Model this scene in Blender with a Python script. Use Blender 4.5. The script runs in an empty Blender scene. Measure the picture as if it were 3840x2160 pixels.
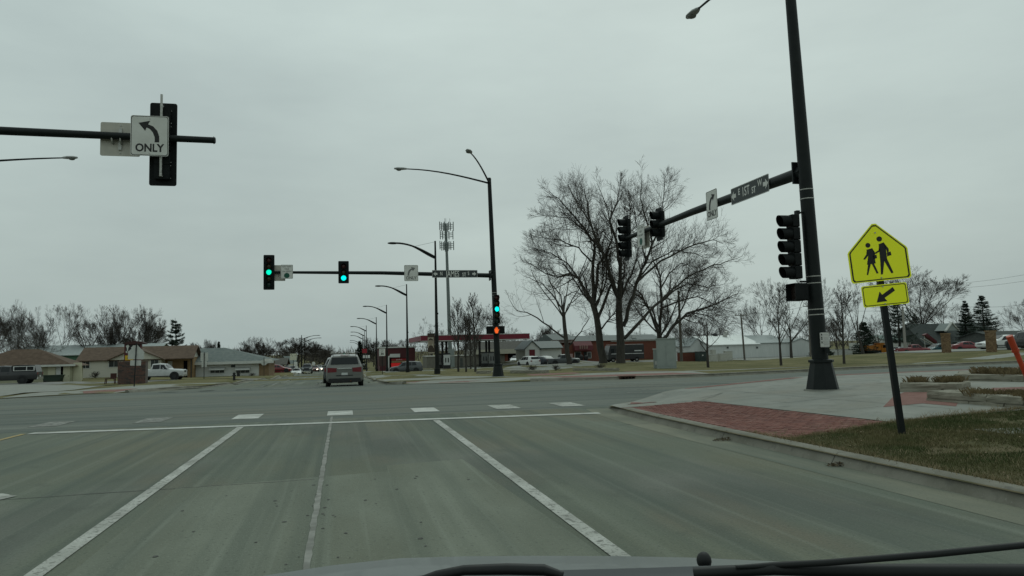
import bpy, bmesh, math, random
from mathutils import Vector, Matrix, noise
from mathutils.geometry import delaunay_2d_cdt
random.seed(7)
PI = math.pi
S = bpy.context.scene
COL = S.collection

# ------------------------------------------------------------------ camera
F = 2780.0; CX, CY = 1920.0, 1080.0; EYE = 1.67
YAW = math.atan(633 / F); PITCH = math.atan(226 / F); ROLL = 0.025
fw = Vector((math.sin(YAW) * math.cos(PITCH), math.cos(YAW) * math.cos(PITCH), math.sin(PITCH)))
r0 = Vector((math.cos(YAW), -math.sin(YAW), 0)); u0 = r0.cross(fw)
rt = r0 * math.cos(ROLL) - u0 * math.sin(ROLL); up = u0 * math.cos(ROLL) + r0 * math.sin(ROLL)
CAM = Vector((0, 0, EYE))
cd = bpy.data.cameras.new('camera'); co = bpy.data.objects.new('camera', cd); COL.objects.link(co)
cd.sensor_width = 36; cd.lens = F / 3840 * 36; cd.clip_start = 0.05; cd.clip_end = 5000
m = Matrix((rt, up, -fw)).transposed().to_4x4(); m.translation = CAM; co.matrix_world = m
S.camera = co
S.render.resolution_x, S.render.resolution_y = 1024, 576
S.render.engine = 'CYCLES'
S.view_settings.view_transform = 'Standard'; S.view_settings.look = 'None'
S.view_settings.exposure = 0.0; S.view_settings.gamma = 1.0

# ------------------------------------------------------------------ overcast sky and weak, wide sun
SUN_EL, SUN_AZ = math.radians(55), math.radians(30)      # azimuth from +Y towards +X
wd = bpy.data.worlds.new('World'); S.world = wd; wd.use_nodes = True
nt = wd.node_tree; N = nt.nodes; LK = nt.links; N.clear()
out = N.new('ShaderNodeOutputWorld'); bg = N.new('ShaderNodeBackground'); bg.inputs['Strength'].default_value = 0.1
LK.new(bg.outputs[0], out.inputs[0])
tc = N.new('ShaderNodeTexCoord')
sky = N.new('ShaderNodeTexSky'); sky.sky_type = 'NISHITA'; sky.sun_disc = False
sky.sun_elevation = SUN_EL; sky.sun_rotation = SUN_AZ; sky.dust_density = 6; sky.air_density = 1.5
mp = N.new('ShaderNodeMapping'); mp.inputs['Scale'].default_value = (1.0, 1.0, 3.4); mp.inputs['Location'].default_value = (3.1, .4, 1.7)
nz = N.new('ShaderNodeTexNoise'); nz.inputs['Scale'].default_value = 1.5; nz.inputs['Detail'].default_value = 6; nz.inputs['Roughness'].default_value = .55
LK.new(tc.outputs['Generated'], mp.inputs[0]); LK.new(mp.outputs[0], nz.inputs['Vector'])
cr = N.new('ShaderNodeValToRGB'); cr.color_ramp.elements[0].position = .25; cr.color_ramp.elements[1].position = .78
cr.color_ramp.elements[0].color = (3.95, 4.76, 4.66, 1); cr.color_ramp.elements[1].color = (5.65, 6.72, 6.4, 1)
LK.new(nz.outputs['Fac'], cr.inputs[0])
sx = N.new('ShaderNodeSeparateXYZ'); LK.new(tc.outputs['Generated'], sx.inputs[0])
mr = N.new('ShaderNodeMapRange'); mr.inputs[1].default_value = 0; mr.inputs[2].default_value = .7; mr.inputs[3].default_value = .88; mr.inputs[4].default_value = 1.16
LK.new(sx.outputs[2], mr.inputs[0])
ml = N.new('ShaderNodeVectorMath'); ml.operation = 'SCALE'; LK.new(cr.outputs[0], ml.inputs[0]); LK.new(mr.outputs[0], ml.inputs['Scale'])
mx = N.new('ShaderNodeMix'); mx.data_type = 'RGBA'; mx.inputs['Factor'].default_value = .06
LK.new(ml.outputs[0], mx.inputs[6]); LK.new(sky.outputs[0], mx.inputs[7]); LK.new(mx.outputs[2], bg.inputs[0])
sd = bpy.data.lights.new('sun', 'SUN'); sd.energy = 0.55; sd.angle = math.radians(25); sd.color = (.86, 1, .93)
so = bpy.data.objects.new('sun', sd); COL.objects.link(so)
sdir = Vector((math.sin(SUN_AZ) * math.cos(SUN_EL), math.cos(SUN_AZ) * math.cos(SUN_EL), math.sin(SUN_EL)))
so.rotation_euler = sdir.to_track_quat('Z', 'Y').to_euler(); so.location = (0, 0, 60)

# ------------------------------------------------------------------ surveying helpers: photograph bearings to metres
def ray(px, py): return fw + rt * ((px - CX) / F) - up * ((py - CY) / F)
def PY(px, py, Y):
    d = ray(px, py); return CAM + d * (Y / d.y)
def PX(px, py, X):
    d = ray(px, py); return CAM + d * (X / d.x)
def PZ(px, py, z):
    d = ray(px, py); return CAM + d * ((z - EYE) / d.z)

# terrain: road-level height, interpolated between surveyed spots
SPOTS = []
for x in (-90, -60, -40, -28, -19, -12, -6, 0, 6, 12, 18, 28, 40, 60, 90):
    for y in (-12, 2, 14, 22, 29, 36): SPOTS.append((x, y, 0.0))
for y, z in ((44, -.16), (52, -.35), (62, -.55), (75, -.85), (90, -1.25), (105, -1.55), (122, -2.0), (140, -2.42), (165, -2.7), (200, -3.1), (260, -3.9), (340, -4.6)):
    for x in (-8, -3, 2): SPOTS.append((x, y, z))
def anchor(px, py, Y, off=.13):
    p = PY(px, py, Y); SPOTS.append((p.x, p.y, p.z - off)); return p
for a in ((590, 1425, 86), (100, 1438, 84), (490, 1440, 72), (505, 1450, 50), (765, 1420, 72), (940, 1411, 98), (850, 1410, 111), (400, 1415, 107), (130, 1436, 97),
          (1640, 1401, 52), (1529, 1395, 79.6), (1452, 1390, 107), (1413, 1392, 131), (1375, 1387, 160), (1434, 1404, 78), (1525, 1400, 107), (1675, 1382, 115), (1815, 1378, 112),
          (1719, 1393, 72.5), (1783, 1397, 70), (1868, 1412, 44), (2100, 1371, 110), (2030, 1350, 124), (2262, 1362, 86), (2328, 1362, 84), (2480, 1358, 96), (2135, 1366, 80),
          (2330, 1357, 118), (2300, 1354, 130), (2495, 1381, 48.5), (2655, 1379, 49), (2928, 1371, 46.5), (3165, 1364, 46), (2690, 1355, 100), (2850, 1342, 117),
          (2965, 1343, 95), (2793, 1350, 100), (3035, 1340, 105), (3558, 1323, 54), (3730, 1320, 45.5), (3770, 1309, 64), (3285, 1332, 128), (3180, 1335, 132), (3420, 1328, 118), (3515, 1322, 122), (3630, 1316, 98),
          (1112, 1411, 140, 0), (1152, 1400, 154, 0), (1180, 1394, 178, 0), (1196, 1392, 188, 0), (1131, 1389, 205), (1040, 1398, 130)):
    anchor(*a)
for a in range(0, 360, 30): SPOTS.append((600 * math.sin(math.radians(a)), 200 + 600 * math.cos(math.radians(a)), -8.0))
_tc = {}
def T(x, y):
    k = (round(x, 2), round(y, 2))
    if k in _tc: return _tc[k]
    sw = sz = 0.0
    for ax, ay, az in SPOTS:
        d2 = (ax - x) ** 2 + (ay - y) ** 2
        if d2 < 1e-3: _tc[k] = az; return az
        w = 1 / (d2 * d2 + .02 * d2); sw += w; sz += w * az
    _tc[k] = sz / sw; return sz / sw
def sstep(a, b, x):
    t = min(1, max(0, (x - a) / (b - a))); return t * t * (3 - 2 * t)
def near_lot(x, y):          # the near right corner rises gently away from its kerb, with a ramp down at the corner
    k = sstep(.7, 2.4, math.hypot(x - 7.7, y - 20.4))
    return .015 + k * (.115 + .045 * min(max(x - 7, 0), 8))
def GP(px, py, off=.13):
    z = .13 if callable(off) else off
    for _ in range(12):
        p = PZ(px, py, z); z = .5 * z + .5 * (T(p.x, p.y) + (off(p.x, p.y) if callable(off) else off))
    return PZ(px, py, z)
def segd(x, y, ax, ay, bx, by):
    t = max(0, min(1, ((x - ax) * (bx - ax) + (y - ay) * (by - ay)) / ((bx - ax) ** 2 + (by - ay) ** 2))); return math.hypot(x - ax - t * (bx - ax), y - ay - t * (by - ay))
def ramp(x, y):
    return .118 * (2 - sstep(.35, 2.4, segd(x, y, 3.2, 38.2, 8.6, 36.2)) - sstep(.35, 2.6, segd(x, y, -11.3, 41.6, -15.5, 36.9)))
def lot(x, y): return T(x, y) + .13 - ramp(x, y)

# ------------------------------------------------------------------ materials
MATS = {}
def mat(name, col, rough=.7, col2=None, scale=6.0, stretch=(1, 1, 1), detail=6, bump=0.0, bscale=None, metal=0.0, lo=.35, hi=.65, emit=None, estr=0, spec=.4, coat=0, speck=None, world=False):
    if name in MATS: return MATS[name]
    M = bpy.data.materials.new(name); M.use_nodes = True; n = M.node_tree.nodes; l = M.node_tree.links
    b = n['Principled BSDF']; b.inputs['Base Color'].default_value = (*col, 1); b.inputs['Roughness'].default_value = rough
    b.inputs['Metallic'].default_value = metal; b.inputs['Specular IOR Level'].default_value = spec; b.inputs['Coat Weight'].default_value = coat
    if col2 is not None or bump:
        if world:
            t = n.new('ShaderNodeNewGeometry'); src = t.outputs['Position']
        else:
            t = n.new('ShaderNodeTexCoord'); src = t.outputs['Object']
        mp = n.new('ShaderNodeMapping'); mp.inputs['Scale'].default_value = stretch; l.new(src, mp.inputs[0])
    if col2 is not None:
        z = n.new('ShaderNodeTexNoise'); z.inputs['Scale'].default_value = scale; z.inputs['Detail'].default_value = detail; l.new(mp.outputs[0], z.inputs['Vector'])
        r = n.new('ShaderNodeValToRGB'); r.color_ramp.elements[0].position = lo; r.color_ramp.elements[1].position = hi
        r.color_ramp.elements[0].color = (*col, 1); r.color_ramp.elements[1].color = (*col2, 1)
        l.new(z.outputs['Fac'], r.inputs[0]); last = r.outputs[0]
        lay = [] if not speck else ([speck] if isinstance(speck, tuple) else speck)
        for L_ in lay:
            s2, c3, lo2, hi2 = L_[:4]; vec = src
            if len(L_) > 4:
                m2 = n.new('ShaderNodeMapping'); m2.inputs['Scale'].default_value = L_[4]; l.new(src, m2.inputs[0]); vec = m2.outputs[0]
            z2 = n.new('ShaderNodeTexNoise'); z2.inputs['Scale'].default_value = s2; z2.inputs['Detail'].default_value = 4; l.new(vec, z2.inputs['Vector'])
            r2 = n.new('ShaderNodeMapRange'); r2.inputs[1].default_value = lo2; r2.inputs[2].default_value = hi2
            if len(L_) > 5: r2.inputs[4].default_value = L_[5]
            l.new(z2.outputs['Fac'], r2.inputs[0])
            mm = n.new('ShaderNodeMix'); mm.data_type = 'RGBA'; l.new(r2.outputs[0], mm.inputs['Factor']); l.new(last, mm.inputs[6]); mm.inputs[7].default_value = (*c3, 1); last = mm.outputs[2]
        l.new(last, b.inputs['Base Color'])
    if bump:
        z3 = n.new('ShaderNodeTexNoise'); z3.inputs['Scale'].default_value = bscale or scale * 4; z3.inputs['Detail'].default_value = 4; l.new(mp.outputs[0], z3.inputs['Vector'])
        bp = n.new('ShaderNodeBump'); bp.inputs['Strength'].default_value = bump; bp.inputs['Distance'].default_value = .02; l.new(z3.outputs['Fac'], bp.inputs['Height']); l.new(bp.outputs[0], b.inputs['Normal'])
    if emit: b.inputs['Emission Color'].default_value = (*emit, 1); b.inputs['Emission Strength'].default_value = estr
    MATS[name] = M; return M

# ------------------------------------------------------------------ mesh helpers
class MB:
    def __init__(s): s.v = []; s.f = []
    def add(s, vs, fs):
        o = len(s.v); s.v += [tuple(p) for p in vs]; s.f += [tuple(i + o for i in f) for f in fs]; return s
    def box(s, x, y, z, sx, sy, sz, rz=0.0):
        c, n = math.cos(rz), math.sin(rz); vs = []
        for k in (-.5, .5):
            for j in (-.5, .5):
                for i in (-.5, .5):
                    a, b = i * sx, j * sy; vs.append((x + a * c - b * n, y + a * n + b * c, z + k * sz))
        return s.add(vs, ((0, 2, 3, 1), (4, 5, 7, 6), (0, 1, 5, 4), (2, 6, 7, 3), (0, 4, 6, 2), (1, 3, 7, 5)))
    def bx(s, x0, x1, y0, y1, z0, z1): return s.box((x0 + x1) / 2, (y0 + y1) / 2, (z0 + z1) / 2, abs(x1 - x0), abs(y1 - y0), abs(z1 - z0))
    def tube(s, pts, rad, n=8, cap=True):
        pts = [Vector(p) for p in pts]; k = len(pts)
        if not isinstance(rad, (list, tuple)): rad = [rad] * k
        o = len(s.v); ref = None
        for i, p in enumerate(pts):
            t = (pts[min(i + 1, k - 1)] - pts[max(i - 1, 0)])
            if t.length < 1e-9: t = Vector((0, 0, 1))
            t.normalize()
            if ref is None: ref = Vector((1, 0, 0)) if abs(t.x) < .8 else Vector((0, 1, 0))
            a = t.cross(ref); a.normalize(); b = t.cross(a); ref = b.cross(t) if False else ref
            for j in range(n):
                q = 2 * PI * j / n; w = p + (a * math.cos(q) + b * math.sin(q)) * rad[i]; s.v.append((w.x, w.y, w.z))
        for i in range(k - 1):
            for j in range(n):
                a0 = o + i * n + j; a1 = o + i * n + (j + 1) % n; s.f.append((a0, a1, a1 + n, a0 + n))
        if cap: s.f.append(tuple(o + j for j in reversed(range(n)))); s.f.append(tuple(o + (k - 1) * n + j for j in range(n)))
        return s
    def prism(s, poly, y0, y1):               # polygon in x,z pushed through y
        n = len(poly); vs = [(x, y0, z) for x, z in poly] + [(x, y1, z) for x, z in poly]
        fs = [tuple(range(n)), tuple(reversed(range(n, 2 * n)))] + [(i, i + n, (i + 1) % n + n, (i + 1) % n) for i in range(n)]
        return s.add(vs, fs)
    def prismx(s, poly, x0, x1):              # polygon in y,z pushed through x
        n = len(poly); vs = [(x0, y, z) for y, z in poly] + [(x1, y, z) for y, z in poly]
        fs = [tuple(range(n)), tuple(reversed(range(n, 2 * n)))] + [(i, i + n, (i + 1) % n + n, (i + 1) % n) for i in range(n)]
        return s.add(vs, fs)
    def disc(s, x, y, z, r, y1, n=16):        # short cylinder along y
        return s.prism([(x + r * math.cos(2 * PI * i / n), z + r * math.sin(2 * PI * i / n)) for i in range(n)], y, y1)
    def ball(s, c, rx, ry, rz, n=10, k=6):
        o = len(s.v)
        for i in range(k + 1):
            a = PI * i / k
            for j in range(n):
                b = 2 * PI * j / n; s.v.append((c[0] + rx * math.sin(a) * math.cos(b), c[1] + ry * math.sin(a) * math.sin(b), c[2] + rz * math.cos(a)))
        for i in range(k):
            for j in range(n): s.f.append((o + i * n + j, o + (i + 1) * n + j, o + (i + 1) * n + (j + 1) % n, o + i * n + (j + 1) % n))
        return s
    def mesh(s, name, m, smooth=None):
        me = bpy.data.meshes.new(name); me.from_pydata(s.v, [], s.f); me.validate(verbose=False)
        if m: me.materials.append(m)
        if smooth is not None:
            me.polygons.foreach_set('use_smooth', [True] * len(me.polygons)); me.set_sharp_from_angle(angle=math.radians(smooth))
        me.update(); return me
    def build(s, name, m, parent=None, smooth=None, fix=True):
        me = s.mesh(name, m, smooth)
        if fix and len(s.f) < 4000:
            b = bmesh.new(); b.from_mesh(me); bmesh.ops.recalc_face_normals(b, faces=b.faces); b.to_mesh(me); b.free()
        o = bpy.data.objects.new(name, me); COL.objects.link(o)
        if parent: o.parent = parent
        return o
def tag(o, label=None, cat=None, group=None, kind=None):
    if label: o['label'] = label
    if cat: o['category'] = cat
    if group: o['group'] = group
    if kind: o['kind'] = kind
    return o
def thing(name, loc, label, cat, rz=0.0, group=None, scale=None, tilt=None):
    o = bpy.data.objects.new(name, None); o.empty_display_size = .3; COL.objects.link(o); o.location = loc
    o.rotation_euler = (tilt[0], tilt[1], rz) if tilt else (0, 0, rz)
    if scale: o.scale = scale if isinstance(scale, (tuple, list)) else (scale,) * 3
    return tag(o, label, cat, group)
def copy_tree(o, parent=None):
    c = o.copy(); COL.objects.link(c); c.parent = parent
    for ch in list(o.children): copy_tree(ch, c)
    return c
def text(body, size, m, parent, x, y, z, xs=1.0, name='lettering', bold=.0, rz=0.0):
    cu = bpy.data.curves.new(name, 'FONT'); cu.body = body; cu.size = size; cu.align_x = 'CENTER'; cu.align_y = 'CENTER'; cu.offset = bold; cu.resolution_u = 3
    t = bpy.data.objects.new(name, cu); COL.objects.link(t); dg = bpy.context.evaluated_depsgraph_get()
    me = bpy.data.meshes.new_from_object(t.evaluated_get(dg)); bpy.data.objects.remove(t); bpy.data.curves.remove(cu)
    for v in me.vertices: a, b = v.co.x * xs, v.co.y; v.co = (x + a, y, z + b)
    me.materials.clear(); me.materials.append(m); me.name = name
    o = bpy.data.objects.new(name, me); COL.objects.link(o); o.parent = parent; return o
def rr(w, h, r, n=4, cx=0, cz=0):
    p = []
    for sx, sz, a0 in ((1, 1, 0), (-1, 1, 90), (-1, -1, 180), (1, -1, 270)):
        for i in range(n + 1):
            a = math.radians(a0 + 90 * i / n); p.append((cx + sx * (w / 2 - r) + r * math.cos(a), cz + sz * (h / 2 - r) + r * math.sin(a)))
    return p
def ringpoly(mb, outer, inner, y):
    n = len(outer); vs = [(x, y, z) for x, z in outer] + [(x, y, z) for x, z in inner]
    mb.add(vs, [(i, (i + 1) % n, (i + 1) % n + n, i + n) for i in range(n)]); return mb
def shrink(poly, k):
    cx = sum(p[0] for p in poly) / len(poly); cz = sum(p[1] for p in poly) / len(poly)
    w = max(abs(p[0] - cx) for p in poly); h = max(abs(p[1] - cz) for p in poly)
    return [(cx + (x - cx) * (1 - k / w), cz + (z - cz) * (1 - k / h)) for x, z in poly]
def drape(name, poly, off, m, res=2.0, parent=None, kind='structure', hf=None):
    poly = [(p[0], p[1]) for p in poly]; bd = []
    for i, a in enumerate(poly):
        b = poly[(i + 1) % len(poly)]; k = max(1, int(math.hypot(b[0] - a[0], b[1] - a[1]) / res))
        k = min(k, 60)
        bd += [(a[0] + (b[0] - a[0]) * j / k, a[1] + (b[1] - a[1]) * j / k) for j in range(k)]
    xs = [p[0] for p in bd]; ys = [p[1] for p in bd]; pts = [Vector(p) for p in bd]; n = len(bd)
    def inside(x, y):
        c = False
        for i in range(len(poly)):
            x0, y0 = poly[i]; x1, y1 = poly[i - 1]
            if (y0 > y) != (y1 > y) and x < (x1 - x0) * (y - y0) / (y1 - y0) + x0: c = not c
        return c
    nx = min(70, int((max(xs) - min(xs)) / res)); ny = min(90, int((max(ys) - min(ys)) / res))
    for i in range(1, nx):
        for j in range(1, ny):
            x = min(xs) + (max(xs) - min(xs)) * (i + .13 * ((j * 7) % 3 - 1)) / nx; y = min(ys) + (max(ys) - min(ys)) * j / ny
            if inside(x, y): pts.append(Vector((x, y)))
    r = delaunay_2d_cdt(pts, [(i, (i + 1) % n) for i in range(n)], [], 1, 1e-4)
    hf = hf or (lambda x, y: T(x, y) + off - (ramp(x, y) if off > .1 else 0))
    vs = [(p.x, p.y, hf(p.x, p.y)) for p in r[0]]
    fs = []
    for f in r[2]:
        a, b, c = [vs[i] for i in f[:3]]
        if (b[0] - a[0]) * (c[1] - a[1]) - (b[1] - a[1]) * (c[0] - a[0]) < 0: f = list(reversed(f))
        fs.append(tuple(f))
    mb = MB(); mb.add(vs, fs); o = mb.build(name, m, parent, smooth=30, fix=False)
    if kind and not parent: o['kind'] = kind
    return o
# ================================================================== THE SETTING
STX, STY = (2.6, .045, 1), (.04, 1.9, 1)
road_m = mat('road_concrete', (0.077, 0.094, 0.070), .9, (0.121, 0.135, 0.100), .42, (1.0, .22, 1), 10, .35, 60, lo=.3, hi=.72, world=True, speck=[(.24, (.172, .170, .148), .50, .62, (1, .4, 1), .85), (.19, (.058, .068, .054), .48, .60, (1.2, .55, 1), .8), (.6, (.125, .108, .075), .54, .68, (1, .4, 1), .6), (.33, (0.116, 0.115, 0.075), .46, .66, (1, .5, 1), .85), (1.0, (0.054, 0.070, 0.056), .48, .64, STX, .6), (1.0, (0.167, 0.183, 0.146), .55, .72, (3.3, .06, 1), .5), (1.0, (0.158, 0.172, 0.137), .56, .70, (8.5, .09, 1), .25), (2.2, (0.060, 0.068, 0.053), .62, .76, (1, .7, 1), .6), (34, (0.054, 0.063, 0.050), .56, .66, (1, 1, 1), .6), (55, (0.188, 0.207, 0.166), .60, .70, (1, 1, 1), .55)])  # green cast of the tinted windscreen is mixed into these road colours
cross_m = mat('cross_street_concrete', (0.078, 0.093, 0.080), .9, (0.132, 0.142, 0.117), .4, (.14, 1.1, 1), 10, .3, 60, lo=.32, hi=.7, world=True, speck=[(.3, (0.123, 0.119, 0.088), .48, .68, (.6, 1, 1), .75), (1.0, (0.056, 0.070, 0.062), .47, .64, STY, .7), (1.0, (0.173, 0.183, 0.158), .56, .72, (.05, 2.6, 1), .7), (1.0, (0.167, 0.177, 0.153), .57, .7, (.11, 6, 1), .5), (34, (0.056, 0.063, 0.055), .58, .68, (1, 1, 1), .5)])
fresh_m = mat('pale_concrete_panel', (0.110, 0.121, 0.090), .9, (0.153, 0.167, 0.129), 1.2, (1, .3, 1), 10, .35, 70, world=True, speck=[(.5, (0.107, 0.110, 0.075), .48, .68, (1, .5, 1), .7), (1.0, (0.082, 0.097, 0.075), .46, .64, STX, .6), (1.0, (0.192, 0.209, 0.168), .55, .7, (6, .1, 1), .55), (26, (0.061, 0.068, 0.053), .60, .68, (1, 1, 1), .75), (52, (0.223, 0.244, 0.198), .60, .70, (1, 1, 1), .6)])
walk_m = mat('sidewalk_concrete', (.182, .189, .166), .9, (.234, .237, .210), 1.1, (1, 1, 1), 8, .2, 50, world=True, speck=[(.7, (.199, .188, .154), .5, .7, (1, 1, 1), .7), (3, (.142, .146, .128), .55, .75), (26, (.274, .274, .244), .6, .75, (1, 1, 1), .6)])
kerb_m = mat('kerb_concrete', (0.138, 0.132, 0.104), .92, (0.199, 0.191, 0.157), 1.8, (1, 1, 1), 8, .3, 40, world=True, speck=[(7, (0.114, 0.111, 0.093), .56, .74), (30, (0.284, 0.273, 0.238), .62, .75, (1, 1, 1), .5)])
gutter_m = mat('gutter_concrete', (0.119, 0.124, 0.092), .92, (0.176, 0.174, 0.128), 1.1, (1, .6, 1), 9, .2, 40, world=True, speck=[(.8, (0.093, 0.108, 0.084), .5, .66, (2, .2, 1), .85), (34, (0.068, 0.074, 0.060), .58, .68, (1, 1, 1), .5)])
paint_m = mat('worn_white_paint', (.297, .303, .270), .8, (.418, .420, .385), 2, (1, 1, 1), 9, .1, 60, speck=[(1.3, (.209, .209, .185), .52, .66, (1, 1, 1), .8), (13, (.121, .123, .108), .56, .64, (1, 1, 1), .85), (45, (.143, .143, .127), .56, .64, (1, 1, 1), .7)], world=True)
faint_m = mat('faded_white_paint', (.165, .168, .15), .85, (.265, .266, .242), 3, (1, 1, 1), 9, speck=[(7, (.10, .103, .091), .45, .58, (1, 1, 1), .9), (40, (.1, .102, .09), .54, .64, (1, 1, 1), .7)], world=True)
yellow_m = mat('faded_yellow_paint', (.36, .26, .09), .85, (.24, .2, .11), 4, speck=(9, (.19, .187, .172), .55, .7), world=True)
lawn_m = mat('winter_lawn', (.088, .084, .036), 1, (.165, .145, .075), .30, (1, 1, 1), 10, .6, 22, lo=.36, hi=.66, speck=(5, (.075, .082, .03), .52, .72), spec=.1, world=True)
soil_m = mat('near_turf_soil', (.07, .068, .032), 1, (.125, .105, .062), 2.5, (1, 1, 1), 9, .8, 40, spec=.1, world=True)
brick_ms = [mat('paver_red_%s' % n, c, .9, c2, 40, bump=.3, bscale=80) for n, c, c2 in (('plain', (.152, .056, .043), (.185, .074, .058)), ('dark', (.112, .042, .034), (.145, .058, .046)), ('pale', (.175, .078, .062), (.21, .1, .08)))]
mortar_m = mat('sand_joint', (.09, .06, .048), 1, (.12, .085, .066), 20, world=True)
farbrick_m = mat('far_brick_paving', (0.149, 0.065, 0.051), .9, (0.194, 0.095, 0.077), 6, bump=.2, bscale=60, world=True)
stone_m = mat('limestone', (.165, .155, .118), .95, (.26, .245, .195), 3.0, (1, 1, 3), 8, .7, 14, speck=(6, (.17, .165, .125), .58, .74))
black_m = mat('black_painted_steel', (.006, .009, .009), .5, (.010, .014, .013), 3, spec=.2)
galv_m = mat('galvanised_steel', (.34, .34, .31), .5, (.45, .45, .42), 20, metal=.6)
rust_m = mat('rusty_iron', (.05, .025, .016), .9, (.09, .045, .03), 12, bump=.3)
void_m = mat('void_painted_dark', (.006, .006, .006), 1, spec=0)  # near-black solid surface, paints in the shade inside openings and recesses
asph_m = mat('parking_asphalt', (.13, .13, .12), .9, (.20, .195, .18), .8, bump=.2, bscale=50, world=True)

# one ground sheet to the horizon
gb = MB(); axx = [-2500, -1200, -600, -350, -220] + list(range(-150, 151, 10)) + [220, 350, 600, 1200, 2500]; ayy = [-2500, -600, -200, -80] + list(range(-30, 261, 10)) + [320, 400, 600, 1200, 2500]
gb.add([(x, y, T(x, y) - .06) for y in ayy for x in axx], [(j * len(axx) + i, j * len(axx) + i + 1, (j + 1) * len(axx) + i + 1, (j + 1) * len(axx) + i) for j in range(len(ayy) - 1) for i in range(len(axx) - 1)])
tag(gb.build('ground', lawn_m, smooth=60, fix=False), kind='structure')
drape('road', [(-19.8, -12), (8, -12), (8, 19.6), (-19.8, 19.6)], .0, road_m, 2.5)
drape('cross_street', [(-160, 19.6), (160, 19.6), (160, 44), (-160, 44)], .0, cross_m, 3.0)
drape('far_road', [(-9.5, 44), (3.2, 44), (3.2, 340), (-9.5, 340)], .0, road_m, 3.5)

FR = [(1.9, 230), (1.9, 60), (1.9, 50), (2.0, 44), (2.35, 40.2), (3.1, 38.4), (4.4, 37.2), (6.8, 36.4), (9.4, 35.9), (13.6, 34.9), (18.2, 34.5), (27.5, 36.6), (41, 37.4), (150, 38)]
FL = [(-8.0, 230), (-8, 60), (-8.0, 54), (-8.5, 48.5), (-9.7, 44.7), (-11.3, 41.6), (-13.3, 38.8), (-15.4, 36.9), (-19, 36), (-150, 35.6)]
NR = [(6.45, -10), (6.45, 6), (6.45, 12), (6.5, 15), (6.62, 17.3), (6.9, 19.0), (7.5, 20.2), (8.6, 21.1), (10.5, 21.8), (18, 22.8), (95, 23.3)]
NL = [(-19, -10), (-19, 14), (-20.5, 18), (-24, 20), (-150, 20.3)]
drape('far_right_lawn', FR + [(150, 230)], .13, lawn_m, 3.0)
drape('far_left_lawn', FL + [(-150, 230)], .13, lawn_m, 3.0)
drape('near_left_lawn', NL + [(-150, -10)], .13, lawn_m, 5)
drape('near_turf', NR + [(95, -10)], 0, soil_m, 1.2, hf=lambda x, y: T(x, y) + near_lot(x, y) - .035 * sstep(11.0, 11.6, y) * sstep(6.7, 7.0, x))

def kerb(name, pts, side, gut=.55, joint=3.0, h=.15, hfun=None):
    seg = [Vector(pts[0])]
    for a, b in zip(pts, pts[1:]):
        a, b = Vector(a), Vector(b); k = max(1, int((b - a).length / 1.0)); seg += [a.lerp(b, (i + 1) / k) for i in range(k)]
    mb, gm = MB(), MB(); rows = []; dist = 0
    for i, p in enumerate(seg):
        t = (seg[min(i + 1, len(seg) - 1)] - seg[max(i - 1, 0)]).normalized(); n = Vector((-t.y, t.x)) * side
        if i: dist += (p - seg[i - 1]).length
        rows.append((p, n, t, dist))
    def ring(p, n, hh): return [(p.x + n.x * a, p.y + n.y * a, T(p.x, p.y) + b * hh / .15) for a, b in ((-.06, -.03), (.03, .115), (.075, .15), (.24, .152), (.26, -.05))]
    for i in range(len(rows) - 1):
        (p, n, t, d), (q, n2, t2, d2) = rows[i], rows[i + 1]
        h0 = h * min(1, sstep(0, 1.2, dist - d) + .12) if hfun else h; h1 = h * min(1, sstep(0, 1.2, dist - d2) + .12) if hfun else h
        gap = t * (.012 if int(d2 / joint) != int(d / joint) else 0)
        A = ring(p, n, h0); B = ring(q - gap, n2, h1)
        mb.add(A + B, [(k, k + 1, k + 6, k + 5) for k in range(4)] + ([(0, 1, 2, 3, 4)] if i == 0 or gap.length else []) + [(9, 8, 7, 6, 5)])
        if gut:
            ga = [(p.x + n.x * a, p.y + n.y * a, T(p.x, p.y) + .003) for a in (-gut, .0)]; g2 = [(q.x + n2.x * a, q.y + n2.y * a, T(q.x, q.y) + .003) for a in (-gut, .0)]
            gm.add(ga + g2, [(0, 1, 3, 2)])
    o = tag(mb.build(name, kerb_m, smooth=40), kind='structure')
    if gut: tag(gm.build('gutter', gutter_m), kind='structure')
    return o
kerb('kerb', NR[:6], -1, .62, 3.05, hfun=1)
kerb('kerb', [(1.9, 220), (1.9, 60), (1.9, 50), (2.0, 44), (2.35, 40.2), (2.9, 38.8)], 1, .5)
kerb('kerb', [(9.0, 36.0), (13.6, 34.9), (18.2, 34.5), (27.5, 36.6), (41, 37.4), (140, 38)], 1, .5)
kerb('kerb', [(-8.0, 220), (-8, 60), (-8.0, 54), (-8.5, 48.5), (-9.7, 44.7), (-10.9, 42.2)], -1, .5)
kerb('kerb', [(-15.9, 36.7), (-19, 36), (-140, 35.6)], -1, .5)
kerb('kerb', NL[:4] + [(-140, 20.3)], 1, .5)

def sheet(name, poly, m, off=.008, res=1.5, hf=None): return drape(name, poly, off, m, res, hf=hf)
def quadline(name, a, b, w, m, off=.008):
    a, b = Vector(a), Vector(b); n = (b - a).normalized(); n = Vector((-n.y, n.x)) * w / 2
    return sheet(name, [a - n, a + n, b + n, b - n][::-1], m, off)
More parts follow.
